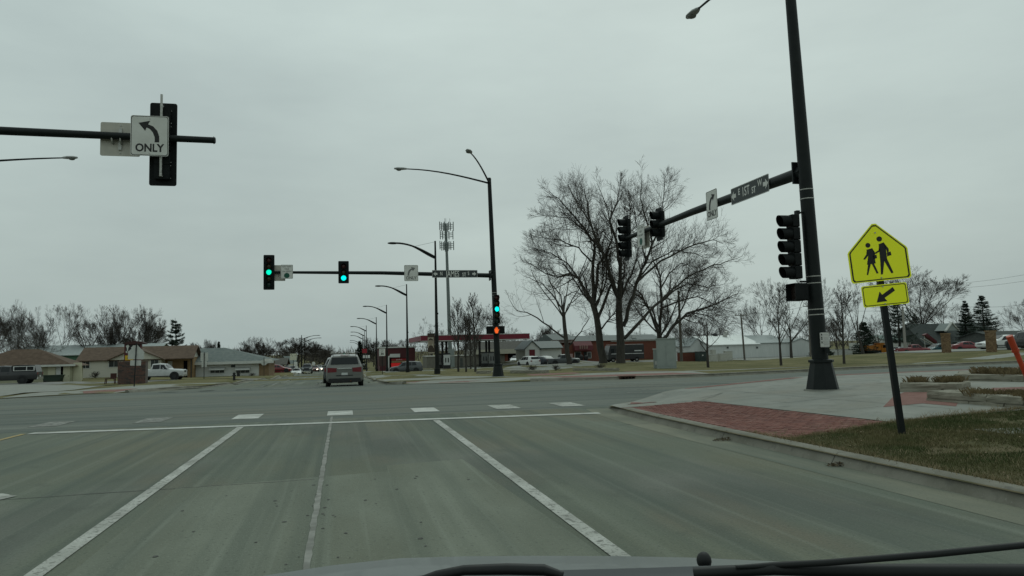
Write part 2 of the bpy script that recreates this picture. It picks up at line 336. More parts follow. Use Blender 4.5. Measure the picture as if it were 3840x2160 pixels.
# painted markings
stop_m = mat('stop_line_paint', (.36, .365, .335), .8, (.47, .472, .44), 2, (1, 1, 1), 9, speck=[(1.6, (.24, .24, .215), .54, .68, (1, 1, 1), .8), (16, (.14, .142, .125), .60, .68, (1, 1, 1), .8)], world=True)
quadline('stop_line', (-7.0, 19.15), (6.2, 17.75), .34, stop_m, .010)
quadline('lane_line', (-2.36, -8), (-2.36, 18.4), .15, paint_m)
quadline('lane_line', (2.13, -8), (2.13, 17.9), .15, paint_m)
quadline('centre_line', (-7.15, -8), (-7.12, 19.1), .12, yellow_m)
for i, (x, m_) in enumerate(((-9.9, faint_m), (-7.4, faint_m), (-4.95, faint_m), (-2.55, stop_m), (-.12, stop_m), (2.2, stop_m), (4.45, paint_m), (6.3, paint_m))):
    k = -.055 * x
    sheet('crosswalk_bar', [(x - .34, 20.55 + k), (x + .34, 20.5 + k), (x + .34, 21.95 + k), (x - .34, 22.0 + k)], m_, .008, .5)
for px0, py0, px1, py1 in ((2500, 1442, 2900, 1433), (2250, 1440, 2520, 1441), (2240, 1452, 2480, 1450), (2350, 1474, 2470, 1472), (2300, 1462, 2470, 1461)):
    a, b = GP(px0, py0, 0), GP(px1, py1, 0); quadline('lane_dash', a[:2], b[:2], .16, faint_m)
quadline('cross_lane_line', (20, 31.2), (110, 31.6), .14, faint_m)
for x, y in ((-8.6, 40.2), (-6.9, 40.5), (-5.2, 40.8), (-3.3, 41), (-1.2, 41.2)):
    sheet('crosswalk_bar', [(x - .35, y - .7), (x + .35, y - .7), (x + .35, y + .8), (x - .35, y + .8)], faint_m, .008, .8)
quadline('lane_line', (-4.6, 44.5), (-4.6, 118), .14, faint_m); quadline('lane_line', (-1.6, 45), (-1.6, 70), .13, faint_m)
# left turn arrow on the road (only its head reaches into view)
sheet('turn_arrow_marking', [(-5.15, 9.1), (-4.35, 10.05), (-4.05, 10.25), (-3.95, 10.45), (-4.2, 10.7), (-4.5, 10.75), (-5.4, 10.9), (-6.2, 10.2)], paint_m, .009, .5)
# newer pale panel, sealed joints, dark patch seam, chips in the surface
sheet('pale_road_panel', [(-2.1, -8), (2.0, -8), (2.0, 6.2), (1.75, 11.4), (.6, 11.2), (.58, 10.65), (-2.1, 10.3)], fresh_m, .003, 1.2)
def sealed(name, a, b, w, m, off, wob=.02, seed=1):
    rnd = random.Random(seed); a, b = Vector(a), Vector(b); n = (b - a).normalized(); L = (b - a).length; n2 = Vector((-n.y, n.x)); k = int(L / .16); mb = MB(); vs = []
    for i in range(k + 1):
        p = a.lerp(b, i / k); q = w / 2 * (.8 + .4 * rnd.random()); o = rnd.uniform(-wob, wob)
        for s in (-1, 1): c = p + n2 * (o + s * q); vs.append((c.x, c.y, T(c.x, c.y) + off))
    mb.add(vs, [(2 * i, 2 * i + 1, 2 * i + 3, 2 * i + 2) for i in range(k)]); return tag(mb.build(name, m, fix=True), kind='structure')
sealant = mat('joint_sealant', (.172, .172, .154), .85, (.247, .245, .221), 5, speck=[(3, (.138, .138, .121), .48, .62, (1, 1, 1), .9)], world=True)
crack_m = mat('dark_joint', (.075, .075, .07), 1, (.11, .11, .1), 5, world=True)
sealed('sealed_joint', (-.27, -6), (-.33, 20.2), .06, sealant, .0065, .005)
sealed('sealed_joint', (-7, 10.2), (-.4, 10.35), .02, crack_m, .005, .012, 3)
sealed('sealed_joint', (5.55, 14.9), (6.4, 15.0), .02, crack_m, .009, .01, 5)
chip_m = mat('chipped_hole', (.045, .047, .042), 1, (.09, .088, .08), 20, world=True); mb = MB(); rnd = random.Random(5)
for i in range(52):
    x, y = rnd.gauss(-.05, .62), 5.6 + 4.6 * rnd.random() ** 1.3; r = rnd.uniform(.006, .022)
    vs = [(x + r * rnd.uniform(.6, 1.3) * math.cos(a * PI / 4), y + 1.4 * r * rnd.uniform(.6, 1.3) * math.sin(a * PI / 4), T(x, y) + .0068) for a in range(8)]; mb.add(vs, [tuple(range(8))])
tag(mb.build('road_chips', chip_m, fix=False), kind='stuff')

# far right corner paving
wk = lambda name, pl, m, o=.004: drape(name, [GP(*p)[:2] for p in pl], .13 + o, m, 2.0)
drape('sidewalk', [(2.2, 56.5), (2.1, 44), (2.5, 40.2), (3.2, 38.5), (4.4, 37.4), (6.8, 36.6), (9.4, 36.1), (13.6, 35.1), (18.2, 34.7), (19, 38.2), (19.2, 39.4), (17.6, 41.6), (14.5, 43.4), (10.2, 43.2), (6.6, 47.5), (4.6, 53)], .134, walk_m, 1.6)
drape('sidewalk', [(19, 38.6), (29, 39.6), (45, 41.0), (140, 42), (140, 43.4), (45, 42.4), (29, 41.0), (19.2, 40.0)], .134, walk_m, 3)
drape('sidewalk', [(2.6, 56.5), (4.4, 53.5), (3.9, 70), (3.6, 120), (2.4, 120), (2.4, 70)], .134, walk_m, 3)
drape('brick_strip', [(9.3, 36.35), (13.7, 35.35), (18.0, 34.95), (17.4, 37.6), (13.0, 37.9), (10.2, 38.3)], .139, farbrick_m, 1.5)
drape('brick_strip', [(2.45, 41.2), (2.75, 39.6), (3.4, 38.9), (4.5, 40.6), (4.1, 42.3), (2.6, 43)], .139, farbrick_m, 1)
drape('brick_strip', [(4.6, 37.8), (8.6, 36.9), (8.9, 37.5), (4.9, 38.4)], .139, farbrick_m, 1)
drape('brick_strip', [(16.6, 42.2), (18.6, 40.6), (19.2, 42.2), (17.2, 44.6)], .139, farbrick_m, 1)
drape('brick_strip', [(11, 43.3), (14.2, 43.6), (14.5, 46.3), (11.2, 46)], .139, farbrick_m, 1)
# far left corner paving and forecourt
drape('sidewalk', [(-8.4, 56), (-8.7, 48.5), (-9.9, 44.8), (-11.5, 41.7), (-13.5, 39), (-15.0, 37.5), (-14.9, 40), (-14.5, 47.6), (-12.9, 51.5), (-10, 56)], .146, walk_m, 1.6)
drape('brick_strip', [(-12.6, 40.8), (-11.6, 42.2), (-11.0, 44.4), (-12.4, 44.6), (-13.2, 42.6)], .154, farbrick_m, 1)
drape('forecourt', [(-15.6, 37.2), (-30, 36.4), (-80, 36.1), (-80, 84), (-34, 84), (-24, 74), (-16.2, 62), (-15.2, 50), (-15.3, 41)], .150, walk_m, 2.2)
drape('driveway', [(-8.3, 62), (-8.3, 70), (-15, 76), (-40, 80), (-40, 88), (-12, 84), (-8.3, 78)], .136, asph_m, 3)
# petrol station forecourt, pizza shop lot, right hand car park, station driveway
drape('forecourt', [(3.2, 95), (40, 95), (44, 140), (3.2, 150)], .133, walk_m, 4)
drape('car_park', [(26, 104), (58, 104), (60, 128), (26, 128)], .136, asph_m, 4)
drape('car_park', [GP(3475, 1324)[:2], GP(3840, 1309)[:2], (150, 75), (150, 120), (60, 120)], .17, walk_m, 4)
drape('station_driveway', [(2.2, 56), (2.2, 66), (14, 72), (24, 96), (34, 96), (26, 74), (10, 61)], .1335, walk_m, 3)

# near right corner: sidewalk, pavers, tactile pad
nl = lambda o: (lambda x, y: T(x, y) + near_lot(x, y) + o)
drape('sidewalk', [(6.66, 17.5), (6.95, 19.0), (7.55, 20.1), (8.65, 21.0), (10.5, 21.65), (18, 22.65), (60, 23), (60, 12.2), (16, 11.6), (11.9, 11.0), (10.2, 11.25), (9.25, 11.25), (8.85, 17.4)], 0, walk_m, .8, hf=nl(.006))
drape('brick_strip', [(9.6, 21.1), (18, 22.1), (40, 22.6), (40, 22.95), (18, 22.55), (10.4, 21.55)], 0, farbrick_m, 1.2, hf=nl(.011))
drape('tactile_pad', [(7.25, 18.55), (8.05, 18.5), (8.75, 19.9), (8.1, 20.4)], 0, farbrick_m, .4, hf=nl(.012))
drape('brick_strip', [(10.6, 13.1), (11.5, 13.05), (11.5, 12.2), (13.6, 14.2), (12.9, 15.2), (12.1, 14.6)], 0, farbrick_m, .5, hf=nl(.011))
drape('brick_strip', [(13.2, 13.4), (14.6, 14.4), (19, 12.6), (19, 10), (13.4, 12.6)], 0, farbrick_m, .8, hf=nl(.011))
quadline('sidewalk_joint', (8.8, 17.5), (11.8, 20.6), .03, crack_m)
bpy.data.objects['sidewalk_joint'].location.z = near_lot(10, 19) + .012
for a_, b_ in (((9.3, 13.2), (16, 13.5)), ((9.1, 15.4), (12.4, 15.5)), ((8.95, 17.45), (18, 17.9)), ((9.6, 20.1), (24, 20.6)), ((11.2, 11.3), (10.6, 21.6)), ((14.5, 16.9), (14.0, 22.2)), ((18, 17.6), (17.6, 22.6))):
    o = sealed('scored_joint', a_, b_, .014, crack_m, 0, .003, 7)
    for v in o.data.vertices: v.co.z = T(v.co.x, v.co.y) + near_lot(v.co.x, v.co.y) + .0095
drape('concrete_slab', [GP(3650, 1612, near_lot)[:2], GP(3900, 1603, near_lot)[:2], GP(3900, 1632, near_lot)[:2], GP(3760, 1628, near_lot)[:2]], 0, walk_m, .5, hf=nl(.012))
BP = [(6.66, 17.5), (8.82, 17.4), (9.2, 11.25), (8.1, 10.95), (6.66, 10.6)]
bed = drape('brick_paving', BP, 0, mortar_m, .5, hf=nl(.004))
def inpoly(x, y, P):
    c = False
    for i in range(len(P)):
        x0, y0 = P[i]; x1, y1 = P[i - 1]
        if (y0 > y) != (y1 > y) and x < (x1 - x0) * (y - y0) / (y1 - y0) + x0: c = not c
    return c
bms = []
for m_ in brick_ms:
    b = MB(); a, c, h, e = .098, .048, .024, .006
    b.add([(-a, -c, 0), (a, -c, 0), (a, c, 0), (-a, c, 0), (-a, -c, h - .004), (a, -c, h - .004), (a, c, h - .004), (-a, c, h - .004), (-a + e, -c + e, h), (a - e, -c + e, h), (a - e, c - e, h), (-a + e, c - e, h)],
          [(0, 1, 5, 4), (1, 2, 6, 5), (2, 3, 7, 6), (3, 0, 4, 7), (4, 5, 9, 8), (5, 6, 10, 9), (6, 7, 11, 10), (7, 4, 8, 11), (8, 9, 10, 11)]); bms.append(b.mesh('brick', m_))
cells = []; rnd = random.Random(11)
for j in range(72):
    for i in range(16):
        x = 6.6 + i * .204 + (.102 if j % 2 else 0); y = 10.55 + j * .103
        if all(inpoly(x + dx, y + dy, BP) for dx in (-.09, .09) for dy in (-.045, .045)): cells.append((x, y))
cells.sort(key=lambda p: p[0] ** 2 + p[1] ** 2); rest = [MB(), MB(), MB()]
for k, (x, y) in enumerate(cells):
    z = T(x, y) + near_lot(x, y) - .006 + rnd.uniform(-.003, .003); w = rnd.choice((0, 0, 0, 1, 1, 2)); a = rnd.uniform(-.02, .02)
    if k < 300:
        o = bpy.data.objects.new('brick', bms[w]); COL.objects.link(o); o.location = (x, y, z); o.rotation_euler = (rnd.uniform(-.01, .01), rnd.uniform(-.01, .01), a); o.parent = bed
    else: rest[w].box(x, y, z + .012, .196, .096, .024, a)
for r_, m_ in zip(rest, brick_ms):
    if r_.v: r_.build('further_bricks', m_, bed, fix=False)['kind'] = 'stuff'

# turf blades on the near corner
bm_ = mat('winter_grass_blades', (.070, .086, .034), .9, (.140, .126, .062), 1.2, (1, 1, 1), 7, lo=.38, hi=.62, spec=.1, world=True); mb = MB(); rnd = random.Random(3)
GR = [(6.72, 2), (6.72, 10.5), (8.1, 10.9), (9.3, 11.2), (10.2, 11.2), (11.9, 10.95), (16, 11.5), (16, 2)]; cnt = 0
while cnt < 62000:
    x, y = rnd.uniform(6.66, 15), 3.5 + 8.2 * rnd.random() ** .9
    if not inpoly(x, y, GR) or (x - y * 1.12) > 2.4: continue
    d = noise.noise((x * .9, y * .9, 0)) + .5 * noise.noise((x * 3, y * 3, 5))
    if d < -.42 and rnd.random() < .8: continue
    cnt += 1; z = T(x, y) + near_lot(x, y); h = rnd.uniform(.025, .06) * (1 + .5 * d); a = rnd.uniform(0, 2 * PI); w = .005; l = rnd.uniform(0, .045); b = rnd.uniform(0, 2 * PI)
    i = len(mb.v); mb.v += [(x - w * math.cos(a), y - w * math.sin(a), z), (x + w * math.cos(a), y + w * math.sin(a), z), (x + l * math.cos(b), y + l * math.sin(b), z + h)]; mb.f.append((i, i + 1, i + 2))
tag(mb.build('turf_grass', bm_, fix=False), 'short winter turf beside the near right kerb', 'grass', kind='stuff')
mb = MB(); cnt = 0; rnd = random.Random(8)
while cnt < 9000:
    x, y = rnd.uniform(6.56, 15), 3.5 + 8.2 * rnd.random() ** .9; e_ = rnd.random() < .3
    if e_: x, y = (rnd.uniform(6.66, 6.85), y) if rnd.random() < .5 else (rnd.uniform(6.7, 12), 0); y = y or (10.62 + .28 * min(max((x - 6.66) / 2.6, 0), 1) * 2 + rnd.uniform(-.12, .1))
    if (x - y * 1.12) > 2.4 or (noise.noise((x * 1.6, y * 1.6, 9)) < .0 and not e_): continue
    cnt += 1; z = T(x, y) + near_lot(x, y) ; h = rnd.uniform(.02, .075); a = rnd.uniform(0, 2 * PI); w = .005; l = rnd.uniform(.01, .07); b = rnd.uniform(0, 2 * PI)
    i = len(mb.v); mb.v += [(x - w * math.cos(a), y - w * math.sin(a), z), (x + w * math.cos(a), y + w * math.sin(a), z), (x + l * math.cos(b), y + l * math.sin(b), z + h)]; mb.f.append((i, i + 1, i + 2))
tag(mb.build('dead_grass', mat('straw_blades', (.19, .15, .085), .95, (.27, .22, .135), 2, spec=.1, world=True), fix=False), 'straw coloured dead blades in the near turf', 'grass', kind='stuff')
mb = MB()
for _ in range(420):
    x, y = rnd.uniform(6.7, 14), rnd.uniform(4, 11.3)
    if (x - y * 1.12) > 2.4: continue
    z = T(x, y) + near_lot(x, y) + rnd.uniform(.02, .045); a = rnd.uniform(0, 2 * PI); l = rnd.uniform(.015, .04)
    mb.add([(x, y, z), (x + l * math.cos(a), y + l * math.sin(a), z + .006), (x + .6 * l * math.cos(a + 1.2), y + .6 * l * math.sin(a + 1.2), z + .012)], [(0, 1, 2)])
tag(mb.build('turf_leaf_litter', mat('pale_leaf_litter', (.25, .2, .13), 1, (.15, .1, .06), 30, world=True), fix=False), 'dead leaf flecks scattered on the near turf', 'leaf litter', kind='stuff')

# low stone planters
def stone(root, p, q, w, z0, z1, seed):
    rnd = random.Random(seed); p, q = Vector(p), Vector(q); t = (q - p).normalized(); n = Vector((-t.y, t.x)); mb = MB(); vs = []; K = 4
    for i in range(K + 1):
        c = p.lerp(q, (i + (.06 if i == 0 else -.06 if i == K else 0)) / K) if False else p + (q - p) * (i / K); e = .012 if i in (0, K) else 0
        for a, z in ((0 + e, z0), (0 + e * .5, (z0 + z1) / 2), (.012 + e, z1 - .015), (.03 + e, z1), (w - .03 - e, z1), (w - e, z1 - .02), (w - e, z0)):
            j = rnd.uniform(-.012, .012); g = c + n * (a + j); vs.append((g.x, g.y, z + rnd.uniform(-.008, .008) * (1 if z > z0 else 0)))
    fs = [(i * 7 + k, i * 7 + (k + 1) % 7, (i + 1) * 7 + (k + 1) % 7, (i + 1) * 7 + k) for i in range(K) for k in range(7)] + [tuple(range(7)), tuple(reversed(range(K * 7, K * 7 + 7)))]
    return mb.add(vs, fs).build('stone_block', stone_m, root)
def wall_run(root, a, b, w, z0, z1, lens, seed):
    a, b = Vector(a), Vector(b); L = (b - a).length; t = (b - a).normalized(); d = 0; i = 0
    while d < L - .1:
        l = min(lens[i % len(lens)], L - d)
        if L - d - l < .25: l = L - d
        stone(root, a + t * (d + .008), a + t * (d + l - .008), w, z0, z1, seed * 31 + i); d += l; i += 1
dry_m = mat('dry_grass', (.11, .085, .045), 1, (.20, .155, .088), 3, spec=.1, world=True); mulch_m = mat('mulch', (.055, .04, .026), 1, (.10, .075, .05), 9, bump=.8, bscale=30, world=True)
def tufts(name, spots, label, hmax, seed):
    rnd = random.Random(seed); mb = MB()
    for x, y, z, r, n in spots:
        for _ in range(n):
            a = rnd.uniform(0, 2 * PI); q = r * rnd.random() ** .6; bx, by = x + q * math.cos(a), y + q * math.sin(a); h = rnd.uniform(.4, 1) * hmax; b = rnd.uniform(0, 2 * PI); l = h * rnd.uniform(.1, .9); w = .006; c = rnd.uniform(0, PI)
            mb.add([(bx - w * math.cos(c), by - w * math.sin(c), z), (bx + w * math.cos(c), by + w * math.sin(c), z), (bx + .5 * l * math.cos(b), by + .5 * l * math.sin(b), z + h * .75), (bx + l * math.cos(b), by + l * math.sin(b), z + h)], [(0, 1, 2), (1, 3, 2)])
    return tag(mb.build(name, dry_m, fix=False), label, 'plant', kind='stuff')
def planter(label, poly, h1, h2, lens, seed, bed_off):
    c = [sum(p[0] for p in poly) / len(poly), sum(p[1] for p in poly) / len(poly)]; z = T(*c) + near_lot(*c)
    r = thing('stone_planter', (0, 0, 0), label, 'planter')
    r.location = (c[0], c[1], z)
    for i in range(len(poly)):
        a, b = [(p[0] - c[0], p[1] - c[1]) for p in (poly[i], poly[(i + 1) % len(poly)])]
        wall_run(r, a, b, .30, -.12, h1, lens, seed + i); wall_run(r, Vector(a) * .985, Vector(b) * .985, .34, h1 + .004, h2, [l * 1.35 for l in lens], seed + 9 + i)
    MB().add([((p[0] - c[0]) * .96, (p[1] - c[1]) * .96, h2 - bed_off) for p in poly], [tuple(range(len(poly)))]).build('soil_bed', mulch_m, r)
    return c, z + h2
gq = lambda *P: [tuple(GP(px, py, near_lot)[:2]) for px, py in P]
PA = gq((3471, 1503), (3840, 1534), (4150, 1562), (4150, 1515), (3570, 1491))
PB = gq((3372, 1470), (3590, 1472), (3645, 1452), (3600, 1446), (3395, 1450))
PC = gq((3573, 1429), (3840, 1434), (4200, 1442), (4200, 1420), (3600, 1415))
def fill(P, n, seed, r_=.25, k=150):
    rn = random.Random(seed); xs = [p[0] for p in P]; ys = [p[1] for p in P]; o = []; cx, cy = sum(xs) / len(xs), sum(ys) / len(ys); Q = [(cx + (x - cx) * .72, cy + (y - cy) * .72) for x, y in P]; t = 0
    while len(o) < n and t < 4000:
        t += 1; x, y = rn.uniform(min(xs), max(xs)), rn.uniform(min(ys), max(ys))
        if inpoly(x, y, Q): o.append((x, y, z - .05, r_, k))
    return o
c, z = planter('low limestone block planter at the right edge, nearest the school sign', PA, .05, .19, (1.1, .8, 1.3), 1, .05)
tufts('dry_groundcover', fill(PA, 26, 2), 'dry brown grass in the nearest stone planter', .15, 2)
c, z = planter('small limestone block planter behind the leaning school sign post', PB, .05, .17, (1.0, .7, 1.2), 4, .04)
tufts('dry_groundcover', fill(PB, 9, 3, .2), 'dry brown grass in the small middle planter', .2, 3)
c, z = planter('long limestone block planter farthest back at the right edge', PC, .05, .18, (1.4, 1.0, 1.7), 7, .05)
tufts('dry_groundcover', fill(PC, 22, 4, .35), 'dry brown grass in the farthest stone planter', .24, 4)
# wind-blown litter in the gutter
def debris(px, py, label, r, seed):
    p = GP(px, py, 0); rnd = random.Random(seed); mb = MB()
    for _ in range(170):
        a = rnd.uniform(0, 2 * PI); q = r * rnd.random() ** .7; x, y = p.x + q * math.cos(a) * 1.1, p.y + q * math.sin(a) * .55; z = T(x, y) + .01 + .05 * rnd.random() * (1 - q / r); b = rnd.uniform(0, 2 * PI); l = rnd.uniform(.02, .06)
        mb.add([(x, y, z), (x + l * math.cos(b), y + l * math.sin(b), z + rnd.uniform(0, .03)), (x + .012 * math.cos(b + 1.5), y + .012 * math.sin(b + 1.5), z + .012)], [(0, 1, 2)])
    tag(mb.build('leaf_litter', mat('dead_leaf_litter', (.06, .048, .03), 1, (.15, .115, .07), 30, world=True), fix=False), label, 'leaf litter', kind='stuff')
debris(2725, 1652, 'clump of dead leaves in the gutter beside the brick paving', .22, 1); debris(3150, 1748, 'clump of dead leaves in the gutter beside the turf', .17, 2)
# storm drain in the far kerb, stones edging the far corner lawn
p = GP(2355, 1422, 0); r = thing('storm_drain', (p.x, p.y, T(p.x, p.y)), 'rusty storm drain inlet set in the far kerb', 'drain', .02)
MB().bx(-.42, .42, .02, .4, .0, .165).build('iron_hood', rust_m, r); MB().bx(-.38, .38, -.015, .03, .02, .11).build('opening_dark_fill', void_m, r)
for i in range(5): MB().bx(-.34 + i * .17, -.32 + i * .17, -.03, -.01, .02, .11).build('bar', rust_m, r)
for lab, runs in (('row of low limestone blocks behind the far signal pole base', ((1785, 1836, 1402), )), ('row of low limestone blocks left of the far brick path', ((1912, 2046, 1400), )), ('row of low limestone blocks under the big bare trees', ((2147, 2310, 1391), ))):
    for x0, x1, y in runs:
        a, b = GP(x0, y), GP(x1, y); r = thing('stone_edging', ((a.x + b.x) / 2, (a.y + b.y) / 2, lot(a.x, a.y)), lab, 'stone edging')
        wall_run(r, (a.x - r.location.x, a.y - r.location.y), (b.x - r.location.x, b.y - r.location.y), .4, -.05, .20, (.9, 1.2, .8, 1.0), x0)
# ================================================================== SIGNALS, POLES, SIGNS
white_sign = mat('sign_white', (.62, .62, .58), .5, (.54, .54, .5), 3); sign_back = mat('sign_back_aluminium', (.46, .44, .38), .5, (.40, .385, .335), 6, metal=.2)
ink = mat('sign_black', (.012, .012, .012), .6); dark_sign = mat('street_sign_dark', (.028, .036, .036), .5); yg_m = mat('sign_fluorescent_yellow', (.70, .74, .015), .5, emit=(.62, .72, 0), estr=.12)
lumi_m = mat('luminaire_grey', (.30, .31, .30), .5, (.24, .25, .24), 5); glass_grey = mat('luminaire_lens', (.16, .17, .16), .25)
lens_off = [mat('lens_red_off', (.05, .012, .010), .3), mat('lens_amber_off', (.05, .032, .010), .3), mat('lens_green_off', (.012, .032, .026), .3)]
green_on = mat('lens_green_lit', (0, .6, .4), .4, emit=(.0, 1.0, .58), estr=1.05); cyan_on = mat('lens_green_lit_bright', (0, .6, .5), .4, emit=(.0, 1.0, .86), estr=1.25); hand_on = mat('hand_orange_lit', (.8, .2, .02), .4, emit=(1, .11, .015), estr=.75)
house_m = mat('signal_housing_black', (.007, .009, .009), .6, (.011, .013, .013), 6, spec=.12)

def signal(loc, rz, label, n=3, lit=None, litm=None, plate=True, visor=.24, bracket=False, group=None, pipe=False):
    r = thing('traffic_signal', loc, label, 'traffic signal', rz, group); s = .345; h = n * s
    b = MB()
    for i in range(n):
        z = h / 2 - s * (i + .5); b.prism(rr(.335, s - .008, .03, 3, 0, z), 0, .19)
    b.build('housing', house_m, r)
    if plate:
        o = MB().prism(rr(.60, h + .27, .05), .03, .042).build('backplate', house_m, r)
        if bracket:
            for sx in (-.17, .17):
                for zz in (-h / 2 + .05, -h / 4, -h / 4 - .08, h / 4, h / 4 + .08, h / 2 - .05): MB().disc(sx, .042, zz, .012, .056, 8).build('bolt', galv_m, o)
    for i in range(n):
        z = h / 2 - s * (i + .5); v = MB(); k = 18; vs = []
        for j in range(k + 1):
            a = math.radians(-62 + 304 * j / k); ln = visor * (.86 + .14 * math.sin(a))
            for rad in (.158, .150):
                vs += [(rad * math.cos(a), -.004, z + rad * math.sin(a)), (rad * math.cos(a), -ln, z + rad * math.sin(a))]
        fs = []
        for j in range(k):
            c0 = 4 * j; fs += [(c0, c0 + 1, c0 + 5, c0 + 4), (c0 + 2, c0 + 6, c0 + 7, c0 + 3), (c0 + 1, c0 + 3, c0 + 7, c0 + 5)]
        v.add(vs, fs).build('visor', house_m, r, smooth=50)
        col = litm if i == lit else lens_off[0 if i == 0 else 1 if i in (1, 3) else 2]
        L = MB(); q = 18; L.add([(0, -.05, z)] + [(.146 * math.cos(2 * PI * j / q), -.012, z + .146 * math.sin(2 * PI * j / q)) for j in range(q)] + [(.08 * math.cos(2 * PI * j / q), -.04, z + .08 * math.sin(2 * PI * j / q)) for j in range(q)],
              [(1 + j, 1 + (j + 1) % q, 1 + q + (j + 1) % q, 1 + q + j) for j in range(q)] + [(0, 1 + q + j, 1 + q + (j + 1) % q) for j in range(q)]); L.build('lens', col, r, smooth=60)
    if bracket or pipe:
        t = MB().tube([(0, .27, -h / 2 + .04), (0, .27, h / 2 + (.27 if bracket else .06))], .028 if bracket else .018, 8); t.box(0, .22, h / 2 + .0, .06, .1, .04); t.box(0, .22, -h / 2 + .06, .06, .1, .04); t.build('mounting_tube', galv_m, r)
    return r
def plain_sign(loc, rz, label, poly, face, name='sign', cat='sign', border=None, bd=.018, back=None, tilt=None, bw=None):
    r = thing(name, loc, label, cat, rz, tilt=tilt)
    MB().prism(poly, 0, .006).build('panel', face, r)
    if border:
        k = shrink(poly, bd); k2 = shrink(poly, bd + (bw or bd)); ringpoly(MB(), k, k2, -.002).build('border', border, r)
    return r
LARROW = [(1575, 482), (1705, 452), (1682, 495), (1740, 520), (1785, 570), (1808, 640), (1808, 708), (1757, 708), (1757, 650), (1735, 590), (1700, 550), (1665, 535), (1650, 575)]
def turn_sign(loc, rz, label, w, h, right, m_ink=None):
    m_ink = m_ink or ink
    r = plain_sign(loc, rz, label, rr(w, h, .05), white_sign, 'turn_only_sign', 'road sign', m_ink, .012 * w / .8)
    k = w / 425; s = -1 if right else 1
    P = [((x - 1700) * k * s, -(y - 632) * k * (h / w) / 1.13) for x, y in LARROW]
    MB().add([(x, -.002, z) for x, z in P], [tuple(range(len(P)))]).build('arrow', m_ink, r)
    text('ONLY', h * .27, m_ink, r, 0, -.002, -h * .31, .88, bold=.008); 
    for z in (.42, -.43): MB().disc(0, -.006, z * h, .012, 0, 8).build('bolt', galv_m, r)
    return r
def yield_sign(loc, rz, label, w=.76, h=.91):
    r = plain_sign(loc, rz, label, rr(w, h, .04), white_sign, 'left_turn_yield_sign', 'road sign', ink, .012)
    for i, tx in enumerate(('LEFT TURN', 'YIELD', 'ON GREEN')): text(tx, .115, ink, r, 0, -.002, h * (.36 - .17 * i), .85)
    MB().disc(0, -.004, -h * .27, .15, 0, 20).build('green_disc', mat('sign_green_disc', (.0, .075, .045), .5), r); return r
def street_sign(loc, rz, label, w, h, chunks):
    r = plain_sign(loc, rz, label, rr(w, h, .03), dark_sign, 'street_name_sign', 'street sign', white_sign, .008, bw=.012)
    for tx, size, x, z, xs in chunks: text(tx, size, white_sign, r, x * w, -.003, z * h, xs, bold=.006)
    for s in (-1, 1):
        q = .09 * w if False else .2 * h; x0 = s * (w / 2 - .10 * w * .5 - .06); P = [(x0 + s * .20 * h * 1.3, 0), (x0 - s * .02, .30 * h), (x0 + s * .0, .12 * h), (x0 - s * .22 * h * 1.2, .12 * h), (x0 - s * .22 * h * 1.2, -.12 * h), (x0, -.12 * h), (x0 - s * .02, -.30 * h)]
        MB().add([(x, -.003, z) for x, z in P], [tuple(range(7))]).build('arrow', white_sign, r)
    return r
